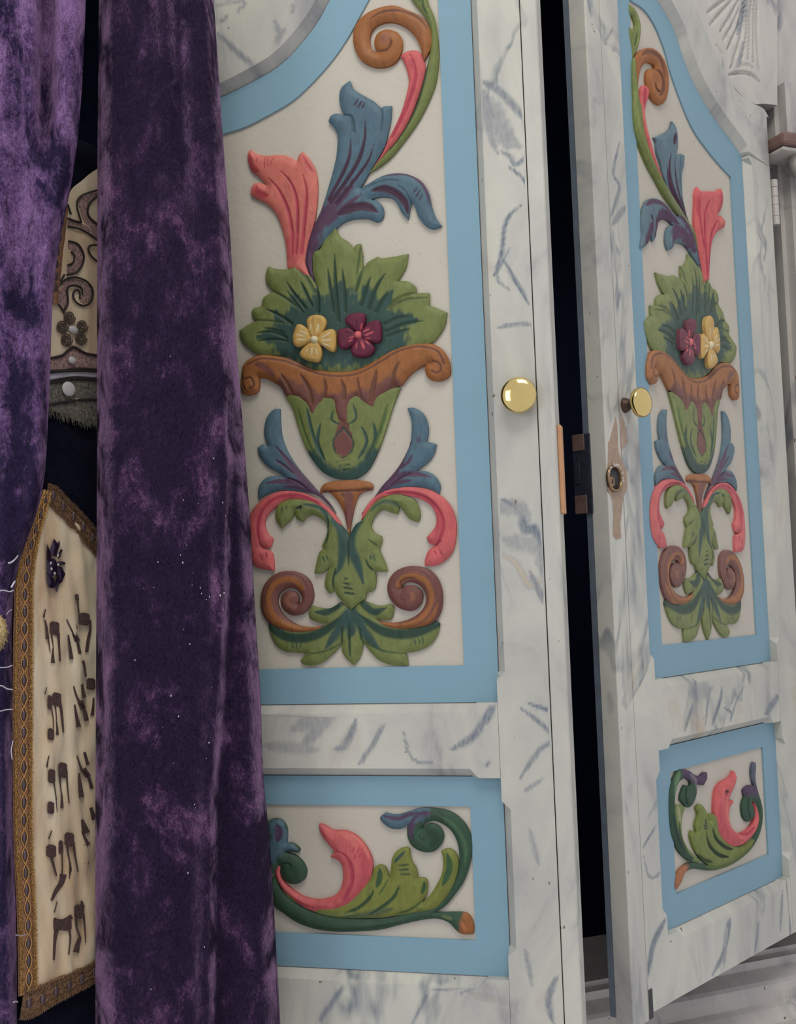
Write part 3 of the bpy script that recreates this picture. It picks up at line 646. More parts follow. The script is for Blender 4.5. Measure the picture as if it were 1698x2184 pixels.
# sprigs beside the vase
LPc('carved_blue_sprig', 'C', '1114,-336* 1160,-336 1210,-306 1240,-256 1252,-186 1240,-116* 1270,-111 1302,-101* 1290,-46 1250,14 1170,74* 1240,75 1300,115 1328,170 1320,222* 1260,190 1180,175 1080,180 990,200 920,235 860,290 815,352* 850,300 900,240 950,170 1010,104 1070,24 1125,-86 1140,-166 1140,-256', BLU,
  [S_('820,345 900,250 1000,130 1070,30 1110,-60 1140,-110', 44, PUR, .0008, t='e', f=.4), S_('1000,160 1080,100 1180,95 1270,115', 38, PUR, .0006, t='e'), S_('930,215 1050,150 1150,135', 26, PUR, 0), S_('1060,60 1120,20 1150,-30', 20, PUR, .001), S_('1140,90 1090,110 1010,170', 12, PURD, .0014), S_('1180,-140 1190,-110', 10, PUR), S_('1195,-150 1205,-110', 8, PUR)], H=.007, ew=.008)
LPc('carved_blue_sprig', 'C', '289,-331* 249,-326 204,-276 186,-206 189,-146 209,-91* 179,-101 142,-76* 154,-26 209,44 279,84 325,115* 270,105 210,112 165,150 145,200 150,255* 200,225 270,200 360,200 450,210 530,230 590,280 650,345* 600,270 530,200 470,130 410,60 350,-30 310,-120 295,-200', BLU,
  [S_('640,335 560,240 470,160 400,80 330,-10 270,-80', 44, PUR, .0008, t='e', f=.4), S_('480,190 400,150 300,140 210,155', 38, PUR, .0006, t='e'), S_('520,215 400,180 320,175', 20, PUR, 0), S_('380,90 320,40 260,0', 18, PUR, .001), S_('330,115 400,140 470,190', 12, PURD, .0014)], H=.007, ew=.008)
# red arcs
LPc('carved_red_leaf', 'C', '815,390* 830,335 880,262 960,207 1060,182 1160,178 1260,195 1340,240 1400,310 1430,400 1430,500 1410,590 1360,650 1300,685 1228,688* 1230,640 1255,585 1300,555* 1260,545 1238,505* 1270,470 1300,420 1300,360 1270,300 1220,265 1140,238 1040,222 960,242 900,282 850,350', RED,
  [S_('960,220 1100,212 1220,238 1300,300 1345,380 1350,460 1320,530 1290,560', 26, REDD, .0012, t='b', f=.6), S_('1310,330 1330,420 1310,500 1260,530', 40, REDD, 0, a=.5), S_('1290,590 1310,620', 10, REDD, .001), S_('1325,580 1345,620', 10, REDD, .001), S_('1300,555 1340,520', 12, REDD, .0016)], H=.008, ew=.009)
LPc('carved_red_leaf', 'C', '700,445* 650,362 590,300 510,245 420,210 310,203 220,232 150,280 100,345 75,430 80,560 110,670 160,705 250,720* 250,660 235,600 180,572* 225,568 245,512* 210,480 190,420 200,370 250,315 330,265 420,258 500,278 580,330 640,400', RED,
  [S_('560,290 430,235 300,240 210,290 155,380 150,480 170,560', 26, REDD, .0012, t='b', f=.6), S_('175,360 160,440 190,530', 40, REDD, 0, a=.5), S_('165,610 180,660', 10, REDD, .001), S_('200,600 210,640', 10, REDD, .001), S_('180,572 160,540', 12, REDD, .0016)], H=.008, ew=.009)
# pedestal
LPc('carved_pedestal', 'C', '548,215* 555,180 590,150 680,135 800,133 870,145 892,172 885,198* 840,205 800,230 775,290 755,380 738,490* 722,430 705,350 670,280 630,230 600,212', BRN,
  [S_('570,208 680,205 800,200 880,190', 16, BRND, .0016, t='n'), S_('740,230 738,320 735,440', 60, MAUV, 0, t='e', f=.5), S_('690,215 715,240', 20, BRND, 0)], H=.0075, ew=.009)
# central stem with leaves
LPc('carved_green_stem', 'C', '738,492* 700,440 650,380 600,330 540,290 460,262 370,255 300,275 265,320 260,380 300,445* 330,415 360,390 385,340* 395,380 435,403* 465,370 510,360 560,385 592,420 592,480 560,560 575,575* 545,600 530,650 512,738* 560,735 612,695* 585,760 580,820 610,868* 645,850 655,870 680,905 720,940 750,972* 800,930 840,900 850,865 880,855* 905,830 912,770 905,725* 945,726 985,722* 970,670 940,600 930,575* 950,530 945,495* 900,470 880,430 900,370 950,325 1000,340 1050,355* 1065,300* 1100,350 1130,385 1180,405* 1198,370 1190,310 1160,260 1110,237 1040,224 960,244 900,284 850,350 820,392 780,420', OLIVE,
  [S_('650,390 690,450 705,560 690,680 660,740', 62, TEAL, 0, f=.45, t='e'), S_('800,400 760,480 758,580 800,680 835,800', 64, TEAL, 0, f=.45, t='e'), S_('560,310 620,350 660,400', 30, TEAL, 0, f=.5), S_('740,700 742,800 745,900', 90, OLIVE, 0, f=.5), S_('737,500 737,620 742,690', 12, DKG, .0018),
   S_('710,772 735,772', 12, DKG, .0008), S_('708,800 752,808', 13, DKG, .0008), S_('706,828 768,838', 13, DKG, .0008), S_('710,862 782,870', 14, DKG, .001), S_('395,320 430,305 420,325', 16, DKG, .002), S_('440,290 540,310 600,380 600,460', 22, TEAL, .0012, t='b'), S_('570,625 585,665', 9, TEAL, .0008), S_('595,618 610,660', 9, TEAL, .0008), S_('880,620 885,650', 9, TEAL, .0008), S_('900,620 912,660', 9, TEAL, .0008), S_('310,300 305,350', 8, TEAL, .0006), S_('335,290 340,330', 8, TEAL, .0006),
   S_('940,270 1030,280 1065,310', 30, TEAL, .001, a=.7), S_('880,340 910,300 960,280', 26, TEAL, .0006, a=.7), S_('655,700 640,780 640,840', 14, DKG, .0014), S_('850,640 870,690 905,720', 12, DKG, .0012), S_('590,430 600,500 575,560', 16, DKG, .0016), S_('870,520 930,560', 8, DKG, .001)], H=.0085, ew=.010)
# bottom foliage
LPc('carved_green_foliage', 'C', '212,1040* 218,1100 240,1160 270,1210 330,1245 400,1250 462,1255* 420,1300* 440,1325 500,1335 570,1310 640,1250 690,1190* 690,1240 720,1290 765,1332* 800,1290 820,1240 825,1180* 870,1240 930,1300 1010,1330 1118,1335* 1115,1290 1100,1252* 1180,1240 1260,1200 1310,1130 1325,1063* 1300,1045 1200,1080 1100,1090 1000,1070 915,1030* 1000,1037 1025,985 1020,945 1000,935* 930,945 880,930 830,912* 750,975* 680,922* 620,960 560,960 500,945* 475,985 485,1030 550,1060* 590,1058 560,1080 480,1100 380,1100 290,1070', OLIVE,
  [S_('735,985 660,1050 560,1120 440,1155 320,1140 225,1070', 62, DKG, .0006, t='s', f=.35), S_('775,985 860,1050 960,1110 1080,1130 1200,1110 1310,1055', 62, DKG, .0006, t='s', f=.35), S_('750,985 750,1080 750,1160', 80, TEAL, 0, t='e', f=.5), S_('720,1010 660,1120 590,1220', 60, TEAL, 0, t='e', f=.5), S_('790,1020 850,1130 940,1230', 60, TEAL, 0, t='e', f=.5), S_('680,935 600,985 520,985', 46, DKG, 0, t='e', f=.4), S_('830,930 900,985 980,960', 46, DKG, 0, t='e', f=.4),
   S_('740,1060 742,1180 748,1280', 14, DKG, .0016), S_('700,1080 690,1190', 12, DKG, .0016), S_('805,1080 822,1180', 12, DKG, .0016), S_('690,1190 590,1240 470,1260', 12, srgb(84, 104, 60), .001), S_('825,1180 960,1240 1100,1255', 12, srgb(84, 104, 60), .001),
   S_('372,1185 378,1225', 8, TEAL, .0008), S_('398,1185 402,1225', 8, TEAL, .0008), S_('425,1180 428,1218', 8, TEAL, .0008), S_('1165,1160 1172,1200', 8, TEAL, .0008), S_('1190,1155 1200,1195', 8, TEAL, .0008), S_('1215,1150 1222,1190', 8, TEAL, .0008)], H=.007, ew=.009)
LPc('carved_brown_scroll', 'C', '905,1030* 990,1055 1090,1045 1170,1010 1222,955 1237,885 1205,825 1150,795 1095,800 1078,838* 1110,815 1165,820 1208,855 1213,910 1180,960 1130,980 1060,960 1005,905 985,835 1002,765 1060,710 1150,688 1240,705 1308,765 1342,860 1338,960 1305,1035 1250,1070 1150,1090 1040,1095 960,1075*', MAUV,
  [S_('960,1060 1080,1075 1190,1040 1260,960 1275,870 1240,790 1170,755 1100,765 1060,810', 34, BRN, 0, f=.5, t='n'), S_('1000,1078 1130,1100 1260,1040 1320,930', 26, BRN, 0, f=.5), S_('1085,830 1075,800 1110,770 1180,768', 12, BRND, .0018), S_('1080,850 1080,900 1110,915', 10, BRND, .0014), S_('1140,860 1160,890 1140,910', 30, BRNL, 0, a=.5), S_('1030,840 1050,770 1120,720 1210,730 1290,800 1305,900', 14, MAUV, .001, t='n')], H=.009, ew=.009)
LPc('carved_brown_scroll', 'C', '580,1072* 500,1085 420,1075 350,1040 300,990 275,920 290,865 340,833 395,840 427,880 427,915 405,935* 414,900 395,862 340,850 297,890 300,950 340,995 390,1010 450,990 500,920 505,850 480,780 420,735 340,720 260,740 195,800 165,890 175,990 220,1060 300,1105 400,1122 500,1110 550,1092', MAUV,
  [S_('540,1085 430,1095 320,1060 245,990 225,900 250,820 310,780 390,780 440,830', 34, BRN, 0, f=.5, t='n'), S_('480,1105 340,1090 230,1030 190,930', 24, BRN, 0, f=.5), S_('405,935 430,905 430,870', 10, BRND, .0018), S_('360,880 340,920 370,950', 30, BRNL, 0, a=.4), S_('470,900 470,830 420,760 330,745 240,780 200,860', 14, MAUV, .001, t='n')], H=.009, ew=.009)
# ---- upper motifs (left door)
def stem_top(pl): pass
LPc('carved_green_tendril', 'A', '1280,-160 1300,-60 1330,0 1365,45 1405,95 1440,160 1450,230 1445,330 1420,430 1385,570 1345,690 1292,800 1222,910 1140,1005 1045,1115* 1120,1070 1190,1012 1250,940 1340,820 1400,720 1460,590 1490,480 1500,340 1490,200 1470,100 1430,0 1425,-80 1440,-160 1390,-120 1340,-150', OLIVE,
  [S_('1440,330 1400,520 1350,690 1270,840 1180,970', 30, srgb(60, 86, 66), .0006, t='b', f=.5), S_('1400,-20 1400,40 1430,90', 16, srgb(70, 94, 56), .0012), S_('1360,-60 1380,20', 14, srgb(70, 94, 56), .001)], H=.007, ew=.006)
LPc('carved_brown_scroll', 'A', '1405,385* 1450,300 1452,210 1430,150 1385,100 1300,60 1210,30 1110,45 1020,90 960,160 945,240 960,320 1000,385 1060,420 1120,430 1190,415 1240,370 1265,300 1260,240 1225,200 1160,185 1105,210 1083,260 1090,310 1115,335* 1072,318 1053,260 1065,195 1110,152 1190,135 1270,160 1335,215 1378,290 1400,370', BRN,
  [S_('1060,130 1130,85 1250,70 1360,105 1430,180', 18, BRND, .0012), S_('1035,170 1020,250 1050,340 1110,370', 50, BRNL, 0, a=.4), S_('1120,330 1170,325 1195,290 1190,250', 13, BRND, .0016, t='b'), S_('1140,230 1160,250 1140,275', 60, srgb(160, 104, 84), 0, a=.8), S_('1330,150 1400,260 1420,340', 30, BRNL, 0, a=.4)], H=.009, ew=.010)
LPc('carved_red_leaf', 'A', '1250,355* 1290,325 1350,318 1385,335* 1410,400 1412,450 1382,570 1340,690 1290,800 1220,910 1140,1000 1060,1100* 1130,990 1170,900 1220,800 1255,720 1285,620 1305,520 1290,440 1270,390', RED,
  [S_('1315,350 1345,420 1350,500 1320,620 1270,740 1200,880', 28, REDD, .001, t='s', f=.5), S_('1330,370 1335,440', 44, REDD, 0, a=.6)], H=.006, ew=.005)
LPc('carved_blue_leaf', 'A', '925,515* 950,570 1010,610 1080,650 1125,692* 1150,682 1195,678* 1190,760 1170,860 1150,940 1100,1030 1050,1110 1010,1180 990,1215* 1050,1180 1130,1135 1220,1115 1310,1125 1390,1170 1435,1240 1455,1330 1480,1400 1520,1455* 1470,1475 1420,1460 1370,1400 1345,1330 1320,1300* 1312,1360 1300,1415* 1260,1370 1230,1310 1190,1275 1120,1268 1060,1285* 1110,1300 1140,1340 1140,1400 1100,1430 1040,1410 960,1410 890,1430 830,1475 780,1530 721,1605 686,1645 681,1735 696,1825* 666,1775 636,1700 640,1640 655,1560 690,1460 740,1350 790,1190 820,1080 840,980 843,870 820,820 785,780* 800,745 840,728 885,738* 865,690 855,620 870,560', BLU,
  [S_('668,1780 665,1650 700,1500 780,1380 880,1270 960,1170', 105, PUR, 0, t='e', f=.45), S_('790,1440 900,1340 1000,1260', 40, PUR, 0, t='e', f=.5), S_('1028,790 1025,900 985,1040 900,1180 800,1310', 26, PURD, .0014, t='s', f=.35), S_('935,905 925,1020 875,1140 790,1290', 24, PURD, .0014, t='s', f=.35), S_('1085,940 1050,1040 950,1180 840,1320', 20, PURD, .0012, t='s', f=.35),
   S_('1070,1235 1150,1220 1230,1250 1285,1310 1300,1375', 46, PURD, .0012, f=.35), S_('850,1392 930,1350 1030,1335 1105,1372', 56, PURD, .0012, t='b', f=.3), S_('1140,1135 1290,1122 1390,1180 1440,1290 1450,1330', 18, PUR, .0006, t='b'),
   S_('985,640 955,690', 10, PURD, .0008), S_('1010,650 980,702', 10, PURD, .0008), S_('1028,660 1005,710', 10, PURD, .0008), S_('1370,1210 1335,1255', 9, PURD, .0008), S_('1385,1230 1355,1280', 9, PURD, .0008), S_('1402,1255 1375,1300', 9, PURD, .0008), S_('885,738 940,760 955,850', 22, srgb(66, 92, 104), .0014, t='s'), S_('1125,692 1140,760 1130,850', 14, srgb(66, 92, 104), .001), S_('1320,1300 1290,1240 1240,1200', 12, srgb(66, 92, 104), .001), S_('1000,1225 1060,1195 1160,1165 1260,1170', 12, srgb(66, 92, 104), .001)], H=.008, ew=.010)
LPc('carved_red_leaf', 'A', '283,960* 320,990 380,1003 440,998 500,1000 545,1015 580,1040* 595,1000 620,975* 660,1020 700,1090 715,1180 713,1290 700,1400 680,1480 655,1560 640,1650 636,1700 666,1790* 521,1730* 515,1650 505,1560 480,1460 440,1370 380,1310 320,1280 280,1255* 285,1210 310,1180 350,1180 385,1195* 340,1140 290,1100 265,1040 262,990', REDL,
  [S_('480,1108 545,1180 585,1290 592,1450 580,1640', 22, REDD, .0014, t='s'), S_('400,1150 470,1230 530,1360 555,1500 555,1640', 24, REDD, .0012, t='s', f=.6), S_('625,1130 650,1240 640,1400 615,1640', 24, REDD, .0012, t='s', f=.6), S_('280,1000 290,1070 340,1110', 40, srgb(196, 80, 86), 0, f=.6), S_('320,1200 330,1240 400,1270', 44, srgb(196, 80, 86), .0006, f=.6), S_('560,1500 570,1700', 110, srgb(204, 90, 96), 0, a=.6, f=.6),
   S_('330,1020 322,1060', 8, REDD, .0006), S_('375,1015 380,1095', 6, REDD, .0006), S_('395,1020 400,1090', 6, REDD, .0006), S_('430,1015 415,1070', 6, REDD, .0006), S_('620,1000 650,1060 690,1110', 24, srgb(196, 80, 86), .0008), S_('700,1120 690,1300', 14, REDL, 0)], H=.008, ew=.010)

def place(root, GL, flip=False, warp=None, hs=1.0):
    for G in GL:
        o = from_geo(G.name, G, M_PAINT, root, flip, warp, hs, label=G.label)
        for s in getattr(G, 'subs', []): from_geo(s.name, s, M_PAINT, o, flip, warp, hs)
place(doorL, LP)

# thin plate spline: left door uv -> right door uv
PAIRS = [((993,1419),(1412.7,1375.6)),((751.7,76),(1430,173.7)),((839,10),(1386.5,101)),((809.4,141),(1414.4,221.4)),
((745,170),(1439.5,258.5)),((833.5,223.6),(1401,290)),((644.5,321.5),(1492.5,400.5)),((533,317),(1542,402)),((714,485),(1472,541)),
((951.6,665.4),(1379,686)),((508,704),(1575,738)),((674.6,726.7),(1506.5,738)),((768,717),(1463,732)),((932,811.5),(1395.8,818)),
((532.8,841),(1570,851)),((737,1019),(1498,1007)),((683,1048),(1520.6,1028.4)),((793.5,1042.7),(1471.6,1025)),((741,1138),(1499.4,1095.6)),
((748,1301.6),(1506.5,1237.8)),((942.6,1267),(1413.4,1227)),((554.4,1277),(1589,1234)),((752,1418.6),(1516,1363.8)),((868.7,1420),(1465,1368.5)),
((640,1417),(1562,1354)),((935.5,150),(1353,216)),((912,70),(1360,140)),((941,480),(1370,525)),((871,466),(1387,512)),((816,465),(1432,528)),
((660,600),(1508,597)),((612,560),(1512,600)),((853,30),(1380,101)),((857,117),(1378,184)),((787,368),(1438,420)),((770,400),(1440,460))]
sa = PL.uv([a for a, b in PAIRS], HC*.6); sb = PR.uv([b for a, b in PAIRS], HC*.6)
def tps_fit(A, B, lam=2e-5):
    n = len(A); r = np.linalg.norm(A[:, None]-A[None], axis=2); K = np.where(r > 0, r*r*np.log(r+1e-12), 0)+lam*np.eye(n)
    Pm = np.c_[np.ones(n), A]; M = np.zeros((n+3, n+3)); M[:n, :n] = K; M[:n, n:] = Pm; M[n:, :n] = Pm.T
    return np.linalg.solve(M, np.r_[B, np.zeros((3, 2))])
TW = tps_fit(sa, sb)
def warp(Q):
    r = np.linalg.norm(Q[:, None]-sa[None], axis=2); K = np.where(r > 0, r*r*np.log(r+1e-12), 0)
    return K @ TW[:-3]+np.c_[np.ones(len(Q)), Q] @ TW[-3:]
def hazed(C, k):  # mixes the haze over the right door into its carving colours
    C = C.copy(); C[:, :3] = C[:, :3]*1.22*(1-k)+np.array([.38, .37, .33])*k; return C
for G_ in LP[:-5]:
    for q_ in [G_]+getattr(G_, 'subs', []): q_.c = hazed(q_.c, .14)
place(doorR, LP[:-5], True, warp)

# ---- lower panels
WK = 1.0
def low(root, pl, lst):
    for a, k in lst:
        if WK != 1: a = a[:4]+([(s_, w_*WK, c_, d_*1.6, k_) for s_, w_, c_, d_, k_ in a[4]],)
        G = piece(*a, pl=pl, **k)
        if pl is PR: G.c[:, :3] *= 1.1  # right-door pieces lightened in colour for the same haze
        from_geo(G.name, G, M_PAINT, root)
VLT = srgb(86, 66, 92); GRD = srgb(56, 84, 64)
low(doorL, PL, [
 (('carved_green_scroll', 'D', '30,860 60,1000 130,1060 220,1120 330,1160 450,1178 600,1178 760,1165 900,1130 1040,1100 1130,1095 1200,1120 1250,1170 1290,1195 1360,1195* 1362,1140 1340,1080 1300,1055 1200,1053 1110,1055* 1180,1010 1240,940 1300,850 1340,730 1352,620 1330,520 1280,450 1210,400 1120,380 1020,378 940,400 860,420 790,408* 755,440 780,480 830,510 890,512 930,490* 935,570 970,630 1040,663 1110,655 1160,600 1167,545 1135,495 1080,477 1030,505* 1048,478 1110,460 1190,500 1240,560 1265,640 1268,740 1240,850 1180,950 1100,1020 980,1045 800,1090 600,1095 400,1075 250,1015 150,945 100,880 80,820*', GRD,
   [S_('1340,1080 1330,1140 1320,1190', 100, BRN, 0, f=.4, t='n'), S_('1290,1110 1320,1180', 24, srgb(196, 120, 70), 0), S_('780,445 860,460 930,430 1020,400', 110, BLU, 0, f=.4, t='n'), S_('775,425 870,445 940,420 1010,405', 26, VLT, .0008), S_('1090,405 1010,425 960,500 965,580', 40, VLT, .0006, f=.4), S_('1040,420 980,470', 30, BLU, 0, a=.5), S_('1030,505 1000,540 1020,580 1050,590', 14, srgb(60, 100, 80), .0014), S_('1140,420 1250,500 1310,620 1310,740', 30, srgb(74, 108, 76), 0, f=.7), S_('1060,510 1120,560 1090,620', 60, srgb(42, 70, 50), 0, f=.7), S_('150,1040 330,1140 600,1160 900,1110', 20, srgb(40, 68, 44), 0, f=.8), S_('1160,1075 1230,1095', 20, OLIVE, 0, a=.6)]), dict(H=.0075, ew=.009)),
 (('carved_olive_leaf', 'D', '1150,655* 1200,640 1245,670 1265,740 1240,850 1180,960 1100,1035 950,1060 800,1080 600,1092 400,1072 250,1010 160,955 120,900* 200,940 330,990 500,980 640,880 700,820 715,770 750,745 790,760 815,822* 825,780 835,700 870,650 920,632 945,640* 960,720 990,770 1000,830* 1050,835 1065,880 1055,940* 1030,990* 1080,940 1130,860 1160,790 1165,700', srgb(128, 134, 62),
   [S_('1195,670 1210,760 1165,875', 44, srgb(60, 92, 56), .001, f=.3), S_('920,655 885,690 848,730', 20, TEAL, .0008), S_('755,765 760,820 740,885', 36, srgb(58, 88, 54), .001, f=.3), S_('1045,850 1045,890 1030,930', 24, srgb(58, 88, 54), .0008), S_('720,905 690,960 620,1020 530,1058', 22, srgb(58, 84, 52), .0016, t='b', f=.3), S_('885,878 850,950 780,1010 690,1065', 22, srgb(58, 84, 52), .0016, f=.3), S_('1040,970 960,1030 860,1065', 14, srgb(76, 98, 52), .0014), S_('500,1085 700,1060 850,1020', 40, TEAL, 0, a=.6, f=.7), S_('300,1035 450,1065 600,1050', 24, OLIVE2, 0, a=.6), S_('880,745 950,740', 10, srgb(58, 84, 52), .0008), S_('880,775 955,770', 12, srgb(58, 84, 52), .0008), S_('895,802 965,800', 10, srgb(58, 84, 52), .0008), S_('815,822 790,880 750,940', 10, srgb(76, 98, 52), .0012)]), dict(H=.0085, ew=.010)),
 (('carved_red_leaf', 'D', '362,478* 400,490 450,520 540,525 620,570 680,650 708,730 700,820 660,900 600,980 520,1030 430,1050 330,1045 250,1010 170,950 110,880 80,800 90,755 115,738* 110,800 130,850 180,900 260,950 350,970 440,955 490,915 515,850 515,770 490,720 433,690* 460,660 430,620 390,570 365,520', RED,
   [S_('480,650 540,680 580,760 580,860 530,960', 30, REDD, .0008, f=.6, t='s'), S_('640,640 670,740 650,860 580,960 480,1010', 60, REDD, 0, a=.6, f=.8), S_('160,930 280,1000 420,1010', 20, REDD, 0, a=.6), S_('560,540 640,600 690,700', 14, REDL, 0), S_('480,530 560,560 620,640', 30, REDL, 0, a=.6), S_('600,622 585,655', 9, REDD, .0006), S_('630,622 618,660', 9, REDD, .0006), S_('605,670 600,700', 8, REDD, .0006), S_('640,665 625,695', 8, REDD, .0006)]), dict(H=.010, ew=.011)),
 (('carved_blue_curl', 'D', '20,470 45,452 80,445 120,455 150,500 155,560 150,602* 190,605 235,640 230,665* 180,660 150,665 200,680 250,720 280,780 265,840 210,870 150,855 115,810 108,755* 80,790 40,800 10,700 15,580', GRD,
   [S_('90,500 110,560 90,620 40,680', 110, BLU, 0, f=.4, t='n'), S_('90,480 110,530 95,590', 46, VLT, .001, f=.3), S_('100,640 170,625 220,645', 40, BLU, 0), S_('190,750 160,730 125,735', 12, srgb(36, 60, 56), .0014)]), dict(H=.009, ew=.010)),
])
WK = 1.25
